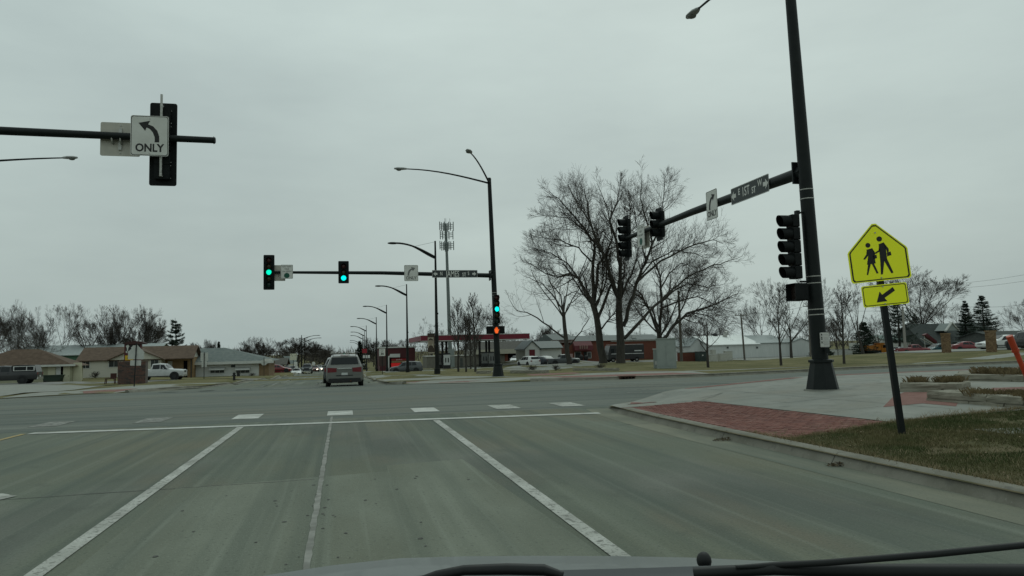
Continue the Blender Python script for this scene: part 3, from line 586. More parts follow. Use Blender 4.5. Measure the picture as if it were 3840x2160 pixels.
def mast_pole(loc, label, H, rad, lean, arm=None, lums=(), straps=(), skirt=(.40, .24, .74)):
    r = thing('signal_pole', loc, label, 'signal pole')
    b, t, hh = skirt; oc = lambda q, z: [(q * math.cos(PI / 8 + i * PI / 4), q * math.sin(PI / 8 + i * PI / 4), z) for i in range(8)]
    L = [oc(b, .0), oc(b * .98, .06), oc(t * 1.12, hh), oc(t * 1.30, hh + .01), oc(t * 1.30, hh + .07), oc(t, hh + .09)]; vs = [p for q in L for p in q]
    MB().add(vs, [(i * 8 + j, i * 8 + (j + 1) % 8, i * 8 + 8 + (j + 1) % 8, i * 8 + 8 + j) for i in range(5) for j in range(8)] + [tuple(range(40, 48))]).build('base_skirt', black_m, r)
    MB().add(oc(b * 1.15, -.06) + oc(b * 1.12, .025), [(j, (j + 1) % 8, 8 + (j + 1) % 8, 8 + j) for j in range(8)] + [tuple(range(8, 16))]).build('footing', walk_m, r)
    p = MB().tube([(lean[0] * z / H, lean[1] * z / H, z) for z in (hh, H * .35, H * .7, H)], [rad, rad * .88, rad * .74, rad * .62], 16).build('pole', black_m, r, smooth=50)
    MB().tube([(lean[0], lean[1], H), (lean[0], lean[1], H + .09)], [rad * .72, rad * .5], 12).build('pole_cap', black_m, p)
    MB().bx(-.09, .09, rad + .004, rad + .022, 1.05, 1.4).build('hand_hole_cover', black_m, r)
    at = lambda z: Vector((lean[0] * z / H, lean[1] * z / H, z)); rz_ = lambda z: rad * (1 - .38 * z / H)
    for z in straps: MB().tube([at(z), at(z + .025)], rz_(z) + .008, 16).build('strap', galv_m, r)
    if arm:
        a, b2, ra, rb = arm; a, b2 = Vector(a), Vector(b2); d = (b2 - a).normalized()
        o = MB().tube([a, a.lerp(b2, .5) + Vector((0, 0, .06)), b2], [ra, (ra + rb) / 2, rb], 14).build('mast_arm', black_m, r, smooth=50)
        MB().tube([b2, b2 + d * .04], [rb * 1.25, rb * .9], 12).build('arm_cap', black_m, o)
        MB().tube([a - d * rad, a + d * .02], [ra * 1.15, ra * 1.15], 8).build('clamp', black_m, o)
        n = Vector((-d.y, d.x, 0)); c = a - d * .04
        P = [c + n * sx + Vector((0, 0, sz)) for sx, sz in ((-.22, -.3), (.22, -.3), (.22, .3), (-.22, .3))]; MB().add([q for q in P] + [q + d * .05 for q in P], [(0, 1, 2, 3), (7, 6, 5, 4)] + [(i, (i + 1) % 4, (i + 1) % 4 + 4, i + 4) for i in range(4)]).build('arm_flange', black_m, o)
    for dx, dy, ln, rise in lums:
        d = Vector((dx, dy, 0)).normalized(); top = at(H - .25); pts = []
        for i in range(9):
            t_ = i / 8; pts.append(top + d * ln * t_ + Vector((0, 0, rise * math.sin(t_ * PI * .5))))
        o = MB().tube(pts, [.06 - .025 * i / 8 for i in range(9)], 8).build('lamp_arm', black_m, r, smooth=60)
        e = pts[-1]; q = MB(); n = Vector((-d.y, d.x, 0)); K = ((0, .05, .05), (.1, .1, .075), (.3, .16, .1), (.6, .17, .09), (.78, .08, .05)); vs = []
        for f, wd_, ht in K:
            for j in range(8):
                a = 2 * PI * j / 8; w = e + d * f + n * wd_ * math.cos(a) + Vector((0, 0, ht * math.sin(a) * (.7 if math.sin(a) < 0 else 1))); vs.append(tuple(w))
        q.add(vs, [(i * 8 + j, i * 8 + (j + 1) % 8, i * 8 + 8 + (j + 1) % 8, i * 8 + 8 + j) for i in range(4) for j in range(8)] + [tuple(range(8)), tuple(range(32, 40))]); lm = q.build('luminaire', lumi_m, r, smooth=60)
        MB().ball(e + d * .5 + Vector((0, 0, -.06)), .16, .16, .07).build('lens', glass_grey, lm, smooth=60)
    return r
# --- near right pole, arm over the cross street's far side
p = GP(3085, 1462, near_lot); NP = Vector((p.x, p.y, T(p.x, p.y) + near_lot(p.x, p.y))); AX = NP.x - .16
a0 = PX(2992, 652, AX); a1 = PX(2352, 893, AX)
mast_pole(NP, 'tall black signal pole standing beside the yellow school sign', 12.3, .21, (-.33, 0), ((a0.x - NP.x, NP.y - NP.y + .25, a0.z - NP.z), (AX - NP.x, a1.y - NP.y, a1.z - NP.z), .165, .085), ((-.05, 1, 4.7, .55), (-1, .0, 4.6, .9)), (5.1, 5.35, 3.0, 2.82, 2.12, 1.98), skirt=(.42, .25, .72))
def onarm(px, py, dx=0): q = PX(px, py, AX + dx); return q
FW = -PI / 2
signal(onarm(2346, 893), FW, 'five light signal at the far tip of the near right arm', 5, visor=.34, pipe=True)
signal(onarm(2469, 841), FW, 'three light signal on the near right arm before the big trees', 3, visor=.34, pipe=True)
yield_sign(onarm(2403, 884, -.13), FW, 'left turn yield sign between the two signals on the near right arm')
r = plain_sign(onarm(2422, 890, .14), FW, 'bare back of a grey sign on the near right arm', rr(.76, .91, .04), sign_back, 'sign_back', 'road sign'); MB().tube([(0, -.03, -.35), (0, -.03, .35)], .03, 6).build('bracket', galv_m, r)
turn_sign(onarm(2669, 768, -.16), FW, 'white right turn only sign on the near right arm', .76, .98, True)
street_sign(onarm(2809, 713, -.18), FW, 'dark street name sign E 1ST ST W on the near right arm', 2.15, .52, (('E', .27, -.27, .12, .85), ('1ST', .40, -.09, .02, .72), ('ST', .27, .12, -.1, .8), ('W', .27, .28, .16, .85)))
q = PY(2990, 926, NP.y); signal((q.x - .19, q.y, q.z), FW, 'five light signal strapped to the side of the tall near pole', 5, plate=False, visor=.34)
r = thing('signal_bracket', (q.x, q.y, q.z), 'black bracket holding the five light signal to the tall near pole', 'bracket')
b = MB(); b.tube([(.05, 0, .93), (.42, 0, .93)], .025, 8); b.tube([(.02, 0, -.93), (.42, 0, -.93)], .025, 8); b.build('bracket_arms', black_m, r); MB().box(.05, 0, .93, .1, .12, .1).build('bracket_hub', black_m, r)
def ped_signal(loc, rz, label, lit=False):
    r = thing('pedestrian_signal', loc, label, 'pedestrian signal', rz)
    MB().prism(rr(.46, .46, .04), 0, .2).build('housing', house_m, r)
    v = MB(); o, i_ = rr(.46, .46, .04), rr(.42, .42, .03); n = len(o); v.add([(x, 0, z) for x, z in o] + [(x, -.16, z) for x, z in o] + [(x, -.16, z) for x, z in i_] + [(x, 0, z) for x, z in i_], [(k * n + j, k * n + (j + 1) % n, (k + 1) * n + (j + 1) % n, (k + 1) * n + j) for k in range(3) for j in range(n)]); v.build('visor', house_m, r)
    MB().prism(rr(.40, .40, .02), -.012, -.002).build('display', mat('display_dark', (.02, .014, .012), .3), r)
    if lit:
        h = [(-.05, -.17), (.07, -.17), (.10, -.06), (.15, .03), (.125, .05), (.075, -.0), (.075, .13), (.05, .15), (.035, .13), (.03, .03), (.02, .16), (-.005, .175), (-.02, .155), (-.02, .03), (-.035, .14), (-.06, .14), (-.07, .12), (-.065, .0), (-.08, .08), (-.105, .075), (-.11, .05), (-.10, -.07)]
        MB().add([(x * 1.1 - .02, -.016, z * 1.1) for x, z in h], [tuple(range(len(h)))]).build('hand_symbol', hand_on, r)
    return r
q = PY(2992, 1096, NP.y); ped_signal((q.x - .05, q.y, q.z), FW, 'black pedestrian signal strapped low on the tall near pole')
q = PY(3093, 1274, NP.y - .30); r = plain_sign(q, -.58, 'small white push button instruction sign on the tall near pole', rr(.23, .385, .025), white_sign, 'push_button_sign', 'sign', ink, .008, bw=.004)
for z in (.10, -.035, -.095): MB().bx(-.095, .095, -.003, -.001, z - .002, z + .002).build('rule', ink, r)
for x, z, w, h in ((-.07, .135, .03, .04), (-.07, .06, .03, .04), (-.07, .015, .03, .035), (-.07, -.065, .03, .035)): MB().bx(x - w / 2, x + w / 2, -.004, -.001, z - h / 2, z + h / 2).build('symbol', ink, r)
for z in (.14, .06, .03, .0, -.065, -.12, -.14): MB().bx(-.03, .085, -.003, -.001, z - .004, z + .004).build('small_print', mat('small_print_grey', (.25, .25, .24), .6), r)
q = PY(3100, 1312, NP.y - .24); MB().box(0, 0, 0, .1, .1, .15).build('button_box', black_m, r).location = (0.05, .02, -.28)
# --- far right pole with its arm towards the left
p = GP(1868, 1412); FP = Vector((p.x, p.y, lot(p.x, p.y))); a0 = PY(1842, 1033, FP.y); a1 = PY(1000, 1021, FP.y)
mast_pole(FP, 'black signal pole with green light on the far right corner', 12.05, .19, (-.27, 0), ((a0.x - FP.x - .1, 0, a0.z - FP.z), (a1.x - FP.x, 0, a1.z - FP.z), .14, .07), ((-1, 0, 5.0, .75), (-.45, -1, 4.4, .75)), (4.9, 5.05, 3.0, 2.6), skirt=(.36, .23, .68))
fa = lambda px, py, d=-.14: PY(px, py, FP.y + d)
signal(fa(1008.5, 1021), 0, 'five light signal lit green at the tip of the far arm', 5, 2, green_on, visor=.2)
signal(fa(1288.5, 1020.5), 0, 'three light signal lit green in the middle of the far arm', 3, 2, cyan_on, visor=.2)
yield_sign(fa(1075.5, 1019), 0, 'white left turn yield sign beside the far five light signal', .67, .80)
r = plain_sign(fa(1044, 1024, .12), PI, 'grey sign back behind the far five light signal', rr(.76, .91, .04), sign_back, 'sign_back', 'road sign'); MB().tube([(0, .03, -.2), (0, .03, .2)], .02, 6).build('bracket', galv_m, r)
turn_sign(fa(1542, 1024, -.16), 0, 'pale right turn only sign on the far arm', .82, .95, True, mat('sun_faded_ink', (.16, .16, .155), .7))
street_sign(fa(1706, 1027, -.17), 0, 'dark street name sign N JAMES ST S on the far arm', 2.74, .45, (('N', .32, -.30, .02, .62), ('JAMES', .50, -.05, -.03, .60), ('ST', .32, .205, -.12, .68), ('S', .28, .30, .05, .75)))
signal(fa(1863, 1159, -.36), 0, 'five light signal lit green on the shaft of the far right pole', 5, 2, cyan_on, plate=False, visor=.2)
ped_signal(fa(1863, 1238, -.42), 0, 'pedestrian signal showing an orange hand on the far right pole', True)
ped_signal(fa(1836, 1238, .0), FW, 'unlit pedestrian signal left of the far right pole'); ped_signal(fa(1880, 1237, .1), -FW, 'unlit pedestrian signal right of the far right pole')
MB().tube([fa(1826, 1216, 0) - FP, fa(1862, 1216, 0) - FP], .025, 6).build('signal_outrigger', black_m, bpy.data.objects['signal_pole.001'])
# --- near left arm entering from outside the frame (its pole stands out of frame)
aL = PY(-420, 470, 18.5); aR = PY(800, 524, 18.4); LPp = Vector((-13.2, 18.7, .13))
LPp.z = 0.13; mast_pole((-19.6, 18.6, .13), 'black signal pole out of frame whose arm enters at upper left', 11.8, .2, (0, 0), ((.2, 0, 6.75), (aR.x + 19.6, -.15, aR.z - .13), .15, .075), ((1, 1, 4.5, .7),), ())
ly = lambda px, py, d: PY(px, py, 18.45 + d)
q = ly(614, 543, .18); signal((q.x, q.y + .0, q.z), PI, 'back of a five light signal hanging on the near left arm', 5, bracket=True)
turn_sign(ly(561, 509, -.16), 0, 'white left turn only sign on the near left arm', .82, .95, False)
r = plain_sign(ly(452, 523, .14), PI, 'grey sign back behind the near left arm', rr(.86, .80, .04), sign_back, 'sign_back', 'road sign'); MB().bx(-.035, .035, .01, .04, -.26, .26).build('bracket', galv_m, r)
for x in (-.05, .13): MB().tube([(x, .06, -.02), (x + .03, .06, -.02)], .115, 12).build('strap', galv_m, r)
for z in (-.33, .33): MB().disc(0, .008, z, .018, .02, 8).build('bolt', galv_m, r)
# --- far left pole, just out of frame, with the lamp that shows at the left edge
q = PY(240, 592, 42.2); zl = lot(-18.2, 43); mast_pole((-18.2, 43.0, zl), 'black pole out of frame at the far left corner with a long lamp arm', q.z - zl + .25 - .12, .19, (0, 0), None, ((q.x + 18.2, q.y - 43.0, math.hypot(q.x + 18.2, q.y - 43) - .1, .12),))

# --- yellow school crossing sign
p = GP(3390, 1633, near_lot); r = thing('school_crossing_sign', (p.x, p.y, T(p.x, p.y) + near_lot(p.x, p.y)), 'fluorescent yellow school crossing sign with arrow plate on black post', 'road sign', math.radians(-17), tilt=(0, -.075))
D_ = 11.7 / F; hz = lambda y: (1633 - y) * D_ * 1.0
MB().bx(-.042, .042, .02, .10, -.25, hz(1065) + .80).build('post', black_m, r)
bz = hz(1065); S6 = .914 / 432
PEN = [(-.43, 0), (.43, 0), (.457, .03), (.457, .47), (.44, .50), (.03, .905), (-.03, .905), (-.44, .50), (-.457, .47), (-.457, .03)]
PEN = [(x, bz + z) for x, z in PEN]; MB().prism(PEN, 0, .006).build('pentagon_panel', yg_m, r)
ringpoly(MB(), shrink(PEN, .022), shrink(PEN, .045), -.002).build('border', ink, r)
un = lambda x, y: ((x - 815 + (658 - y) * .167) * S6, bz + (658 - y) * S6 + .005)
def fig(name, polys, heads):
    f = MB(); 
    for P in polys: f.add([(*un(x, y),) for x, y in []], []); f.add([(un(x, y)[0], -.003, un(x, y)[1]) for x, y in P], [tuple(range(len(P)))])
    for x, y, rad in heads: f.add([(un(x, y)[0] + rad * S6 * math.cos(i * PI / 8), -.003, un(x, y)[1] + rad * S6 * math.sin(i * PI / 8)) for i in range(16)], [tuple(range(16))])
    f.build(name, ink, r)
fig('walking_girl_symbol', [[(697, 420), (740, 412), (752, 440), (768, 528), (705, 530), (712, 465)], [(700, 418), (712, 465), (690, 492), (676, 488), (698, 455)], [(738, 412), (764, 452), (756, 474), (748, 470), (751, 455)], [(712, 529), (732, 529), (716, 608), (706, 606)], [(740, 529), (756, 527), (790, 600), (778, 605)], [(742, 470), (772, 463), (776, 490), (748, 495)]], [(707, 388, 18)])
fig('walking_adult_symbol', [[(785, 388), (822, 378), (836, 410), (850, 510), (800, 515)], [(788, 390), (800, 440), (766, 458), (760, 448), (786, 432)], [(820, 378), (858, 430), (860, 450), (848, 460), (842, 435), (828, 415)], [(800, 511), (830, 511), (822, 612), (808, 615)], [(826, 511), (850, 505), (898, 608), (884, 614)], [(845, 458), (872, 450), (880, 478), (850, 485)]], [(788, 350, 20)])
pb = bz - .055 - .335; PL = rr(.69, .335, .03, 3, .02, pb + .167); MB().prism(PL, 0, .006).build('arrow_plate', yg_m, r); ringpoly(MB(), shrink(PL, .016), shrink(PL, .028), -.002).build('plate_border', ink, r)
AR = [(772, 790), (792, 718), (808, 742), (878, 697), (893, 722), (824, 765), (842, 788)]; k6 = .69 / 298
MB().add([((x - 828 + (745 - y) * .12) * k6 + .02, -.003, pb + .167 + (745 - y) * k6) for x, y in AR], [tuple(range(7))]).build('arrow_symbol', ink, r)
for z in (bz + .05, bz + .76, pb + .3, pb + .03): MB().disc(0.0, -.012, z, .012, 0, 8).build('bolt', galv_m, r)
# --- signs seen from behind on the far left, speed limit, others
def post_sign(name, base, Y, label, parts, ptop, rz=0, pr=.035, off=.13, lean=0, cat='road sign', pm=None):
    b = PY(base[0], base[1], Y); t = PY(ptop[0], ptop[1], Y); r = thing(name, (b.x, b.y, lot(b.x, b.y)), label, cat, rz, tilt=(0, lean))
    MB().tube([(0, 0, -.3), (0, 0, t.z - b.z)], pr, 6).build('post', pm or black_m, r)
    for nm, poly, y, m_ in parts: MB().prism(poly, y, y + .006).build(nm, m_, r)
    return r
backw = mat('white_sign_back', (.42, .43, .40), .5, (.48, .49, .45), 4)
pz = lambda Y, px, py, bpy_: PY(px, py, Y).z - PY(px, bpy_, Y).z
hs = PY(505, 1288, 50).z - PY(505, 1450, 50).z
post_sign('school_sign_back', (503, 1450), 50, 'white pentagon sign seen from behind before the brick monument', [('pentagon_panel', [(x, z + hs - .98) for x, z in ((-.43, 0), (.43, 0), (.457, .03), (.457, .47), (.03, .905), (-.03, .905), (-.457, .47), (-.457, .03))], .05, backw), ('lower_plate', rr(.62, .33, .03, 3, 0, hs - 1.2), .05, backw)], (505, 1286), lean=.035)
h2 = PY(765, 1322, 72).z - PY(765, 1420, 72).z
post_sign('sign_back', (765, 1421), 72, 'two stacked white sign backs on a post beside the silver pickup', [('upper_panel', rr(.64, .76, .03, 3, 0, h2 - .38), .05, backw), ('lower_panel', rr(.45, .55, .03, 3, 0, h2 - 1.05), .05, backw)], (765, 1322))
h2 = PY(990, 1343, 98).z - PY(990, 1410, 98).z; oc = [(.4 * math.cos(PI / 8 + i * PI / 4), h2 - .55 + .4 * math.sin(PI / 8 + i * PI / 4)) for i in range(8)]
r = post_sign('stop_sign_back', (990, 1411), 98, 'octagon stop sign back with street blades before the white building', [('octagon_panel', oc, .05, backw)], (992, 1341)); MB().bx(.05, 1.0, .0, .02, h2 - .45, h2 - .1).build('street_blade', white_sign, r)
h2 = PY(1435, 1308, 78).z - PY(1435, 1404, 78).z
r = post_sign('speed_limit_sign', (1434, 1404), 78, 'white speed limit 30 sign above a brown panel at the far kerb', [('panel', rr(.62, .76, .03, 3, 0, h2 - .36), -.045, white_sign), ('brown_panel', rr(.66, .98, .03, 3, 0, h2 - 1.27), .04, mat('brown_sign', (.05, .028, .024), .6))], (1434, 1307))
text('SPEED', .13, ink, r, 0, -.05, h2 - .12, .9); text('LIMIT', .13, ink, r, 0, -.05, h2 - .27, .9); text('30', .36, ink, r, 0, -.05, h2 - .53, .95, bold=.008)
h2 = PY(1100, 1323, 150).z - PY(1100, 1398, 150).z
r = post_sign('business_sign', (1100, 1398), 150, 'square cream sign on a post before the cream house', [('panel', rr(1.25, 1.25, .03, 3, 0, h2 - .62), -.06, mat('cream_sign', (.55, .54, .43), .6))], (1100, 1324), pr=.06)
for x, z in ((-.4, -.2), (-.15, -.45), (.35, -.42)): MB().prism(rr(.16, .12, .05, 3, x, h2 + z), -.07, -.062).build('mark', ink, r)
h2 = PY(1109, 1349, 140).z - PY(1109, 1400, 140).z
r = post_sign('notice_sign', (1109, 1400), 140, 'small white notice sign under the square cream sign', [('panel', rr(.6, .72, .02, 3, 0, h2 - .36), -.05, white_sign), ('lower_panel', rr(.5, .5, .02, 3, .15, h2 - 1.0), -.05, white_sign)], (1109, 1350))
h2 = PY(1176, 1359, 190).z - PY(1176, 1392, 190).z
post_sign('round_sign', (1176, 1392), 190, 'small round pale sign beyond the oncoming pickup', [('panel', [(.42 * math.cos(i * PI / 8), h2 - .4 + .45 * math.sin(i * PI / 8)) for i in range(16)], -.05, white_sign)], (1176, 1360))

# --- street lamps
lamp_black = mat('lamp_post_black', (.010, .012, .011), .6, (.016, .017, .015), 4, spec=.15)
def street_lamp(H=9.35, L=2.75):
    r = thing('street_lamp', (0, 0, 0), 'x', 'street lamp', group='street lamps along the far road')
    MB().tube([(0, 0, -.2), (0, 0, .35), (0, 0, .36), (0, 0, .5)], [.22, .21, .17, .15], 8).build('base', lamp_black, r)
    MB().tube([(0, 0, .4), (0, 0, 2.8), (0, 0, 2.82), (0, 0, H)], [.15, .135, .115, .06], 10).build('pole', lamp_black, r, smooth=40)
    cv = lambda t, o: (-L * t, 0, H - 1.15 + .98 * math.sin(t * PI * .5) + o * (1 - t) * math.sin(PI * min(1, t * 1.3 + .2)))
    a = MB(); a.tube([cv(i / 10, .0) for i in range(11)], .065, 6); a.tube([cv(i / 10, -.17) for i in range(10)], .055, 6)
    for i in range(1, 9, 2): p0, p1 = cv(i / 10, 0), cv(i / 10, -.17); a.tube([p0, p1], .045, 4)
    o = a.build('curved_arm', lamp_black, r); e = cv(1, 0)
    q = MB(); q.ball((e[0] - .22, 0, e[2] - .01), .38, .14, .085, 10, 6); q.build('lamp_head', lamp_black, r, smooth=60)
    MB().tube([(0, 0, H - .06), cv(.55, .0)], .008, 4).build('stay_cable', lamp_black, r); MB().box(.09, 0, 4.2, .1, .08, .12).build('junction_box', lamp_black, r)
    return r
lm = street_lamp(); first = True
LD = [(1640, 1401, 52, 'nearest street lamp, before the red canopy, with a portrait banner'), (1529, 1395, 79.6, 'street lamp in front of the dark grey SUV'), (1452, 1390, 107, 'street lamp at the left end of the maroon store'), (1413, 1392, 131, 'fourth street lamp from the red canopy'),
      (1375, 1387, 160, 'street lamp beside the red price sign'), (1368, 1386, 184, 'sixth street lamp from the red canopy'), (1361, 1385, 208, 'seventh street lamp, half hidden by the dark spruce'), (1352, 1384, 245, 'far street lamp at the top of the dark spruce'), (1346, 1383, 285, 'farthest street lamp over the road')]
for px, py, Y, lab in LD:
    o = lm if first else copy_tree(lm); first = False; q = PY(px, py, Y); o.location = (q.x, q.y, lot(q.x, q.y)); o['label'] = lab
for px, py, Y, lab in ((1131, 1389, 205, 'street lamp left of the road, arm to the right, nearer of two'), (1143, 1388, 228, 'street lamp left of the road, arm to the right, farther of two')):
    o = copy_tree(lm); q = PY(px, py, Y); o.location = (q.x, q.y, lot(q.x, q.y)); o['label'] = lab; o.rotation_euler = (0, 0, PI); o.scale = (1.45, 1, 1)
# portrait banner on the nearest lamp
q = PY(1617, 1290, 52); r = thing('lamp_banner', (q.x, q.y - .02, q.z), 'brown and cream portrait banner hanging on the nearest street lamp', 'banner')
ba = mat('banner_brown', (.05, .036, .026), .8); bc = mat('banner_cream', (.40, .36, .28), .8, (.34, .30, .23), 5); u_ = 52 / F
MB().bx(-.25, .25, 0, .012, -.67, .73).build('cloth', ba, r); MB().bx(-.235, .17, -.004, 0, -.3, .46).build('portrait_ground', bc, r); MB().bx(-.22, .22, -.004, 0, -.66, -.58).build('caption_band', bc, r)
MB().prism([(.16 * math.cos(i * PI / 8) - .03, .13 + .2 * math.sin(i * PI / 8)) for i in range(16)], -.008, -.004).build('portrait_face', mat('portrait_tone', (.24, .2, .15), .9), r)
MB().prism([(-.2, .18), (-.17, .34), (-.03, .41), (.11, .34), (.14, .18), (.09, .25), (-.03, .29), (-.14, .25)], -.012, -.008).build('portrait_hair', ba, r); MB().prism([(-.22, -.3), (.16, -.3), (.1, -.13), (-.02, -.08), (-.15, -.12)], -.008, -.004).build('portrait_shoulders', ba, r)
for z in (-.67, .73): MB().tube([(-.25, .006, z), (.45, .006, z)], .018, 6).build('banner_rod', lamp_black, r)
# far intersection: mast arm across the road with small signals
q0, q1 = PY(1400, 1322, 300), PY(1160, 1326, 300); r = thing('signal_pole', (q0.x, 300, lot(q0.x, 300)), 'distant signal pole and arm across the end of the road', 'signal pole')
MB().tube([(0, 0, -.3), (0, 0, 8.5)], .16, 8).build('pole', black_m, r); MB().tube([(0, 0, q0.z - r.location.z), (q1.x - q0.x, 0, q1.z - r.location.z)], [.14, .07], 8).build('mast_arm', galv_m, r)
signal(PY(1290, 1325, 299.5), 0, 'tiny distant green signal above the SUV roof', 3, 2, green_on); signal(PY(1208, 1326, 299.5), 0, 'tiny distant dark signal left of the SUV', 3)
plain_sign(PY(1245, 1322, 299.5), 0, 'tiny white sign on the distant signal arm', rr(1.1, 1.2, .05), white_sign, 'arm_sign', 'road sign', ink, .1)
# orange marker post leaning in at the right edge
q0 = GP(3868, 1455, near_lot); r = thing('marker_post', (q0.x, q0.y, T(q0.x, q0.y) + near_lot(q0.x, q0.y)), 'leaning orange plastic marker post at the right edge', 'marker post', 0)
q1 = PY(3785, 1260, q0.y) - r.location; om = mat('orange_plastic', (.45, .058, .018), .5, (.37, .048, .015), 4); d_ = q1.normalized()
MB().tube([d_ * -.15, q1 * .72], [.05, .058], 10).build('lower_tube', om, r, smooth=50); MB().tube([q1 * .70, q1 * .74], [.08, .08], 12).build('collar', om, r, smooth=50); MB().tube([q1 * .73, q1], [.068, .072], 12).build('upper_tube', om, r, smooth=50)
# ================================================================== VEHICLES
glass_m = mat('car_glass', (.008, .011, .012), .15, spec=.28); tyre_m = mat('tyre_rubber', (.012, .012, .012), .9); rim_m = mat('alloy_rim', (.38, .38, .37), .35, metal=.7); trim_m = mat('black_trim', (.014, .015, .015), .7)
red_l = mat('tail_lamp_red', (.13, .010, .014), .3); clear_l = mat('lamp_clear', (.55, .56, .54), .2); amber_l = mat('lamp_amber', (.5, .2, .03), .3); head_on = mat('headlamp_lit', (1, .9, .75), .3, emit=(1, .86, .66), estr=6); chrome_m = mat('chrome', (.55, .56, .55), .2, metal=.9); plate_m = mat('number_plate', (.5, .52, .5), .5)
def paint(name, c, d=None): return mat('car_paint_' + name, c, .32, d or tuple(x * .86 for x in c), 2.5, coat=.35, spec=.45)
# stations: (t front>rear, z bottom, z belt, z top, width low, width top) ; heights for unit car height 1
PROF = {
 'sedan': (1.45, [(0, .32, .52, .58, .80, .68), (.02, .22, .60, .68, .93, .80), (.12, .2, .70, .80, .99, .86), (.27, .2, .86, .95, 1, .84), (.43, .2, .91, 1.39, 1, .66), (.57, .2, .93, 1.45, 1, .66), (.72, .2, .95, 1.38, 1, .64), (.86, .2, .96, 1.06, 1, .80), (.98, .22, .92, 1.02, .94, .78), (1, .36, .7, .86, .86, .72)], ((.30, .44), (.72, .85)), [(.335, .50, .44, .51), (.515, .70, .525, .68)], (.18, .80), .32),
 'suv': (1.71, [(0, .42, .70, .78, .82, .70), (.02, .27, .78, .92, .94, .80), (.12, .25, .88, 1.0, .99, .85), (.25, .25, .99, 1.08, 1, .84), (.38, .25, 1.03, 1.62, 1, .72), (.55, .25, 1.05, 1.71, 1, .73), (.80, .25, 1.07, 1.69, 1, .71), (.93, .27, 1.09, 1.62, .99, .69), (.985, .30, 1.08, 1.14, .97, .82), (1, .42, .95, 1.02, .93, .8)], ((.26, .38), (.935, .982)), [(.30, .47, .39, .48), (.485, .66, .495, .66), (.675, .82, .675, .78)], (.18, .80), .36),
 'pickup': (1.78, [(0, .5, .86, .93, .84, .74), (.02, .36, .94, 1.06, .95, .82), (.12, .34, 1.0, 1.12, .99, .87), (.25, .34, 1.06, 1.16, 1, .86), (.355, .34, 1.12, 1.72, 1, .70), (.46, .34, 1.12, 1.78, 1, .71), (.585, .34, 1.12, 1.73, 1, .70), (.612, .34, 1.12, 1.2, 1, .93), (.62, .34, 1.1, 1.16, 1, .97), (.985, .36, 1.1, 1.16, 1, .97), (1, .42, 1.06, 1.12, .96, .93)], ((.265, .35), (.588, .608)), [(.295, .425, .365, .435), (.44, .575, .445, .57)], (.165, .775), .385),
 'van': (1.75, [(0, .40, .66, .74, .84, .72), (.02, .26, .76, .88, .95, .82), (.10, .24, .9, .99, .99, .86), (.18, .24, 1.0, 1.1, 1, .86), (.36, .24, 1.06, 1.66, 1, .74), (.55, .24, 1.08, 1.75, 1, .75), (.85, .24, 1.09, 1.72, 1, .74), (.965, .26, 1.09, 1.60, .99, .72), (.99, .3, 1.08, 1.12, .97, .84), (1, .42, .9, 1.0, .93, .82)], ((.19, .355), (.967, .988)), [(.26, .45, .37, .46), (.465, .66, .47, .66), (.675, .90, .675, .88)], (.17, .79), .33),
}
def make_wheel(root, x, y, r, s, big=True):
    w = MB(); K = [(.55, 0), (.92, 0), (1, .04), (1, .18), (.92, .22), (.55, .22)]; n = 18; vs = [(x + s * q, y + r * k * math.cos(2 * PI * j / n), r + r * k * math.sin(2 * PI * j / n)) for k, q in K for j in range(n)]
    w.add(vs, [(i * n + j, i * n + (j + 1) % n, (i + 1) * n + (j + 1) % n, (i + 1) * n + j) for i in range(5) for j in range(n)]); o = w.build('wheel', tyre_m, root, smooth=40)
    R = MB(); xs = x + s * .20; R.prismx([(y + r * .60 * math.cos(2 * PI * j / 16), r + r * .58 * math.sin(2 * PI * j / 16)) for j in range(16)], x + s * .1, x + s * .15).build('hub', mat('rim_shade', (.10, .10, .10), .5), o)
    for j in range(5):
        a = 2 * PI * j / 5 + .3; b = MB(); P = [(.10, -.09), (.58, -.13), (.58, .13), (.10, .09)]; Q = [(y + r * (u * math.cos(a) - v * math.sin(a)), r + r * (u * math.sin(a) + v * math.cos(a))) for u, v in P]; b.prismx(Q, x + s * .15, xs).build('spoke', rim_m, o)
    return o
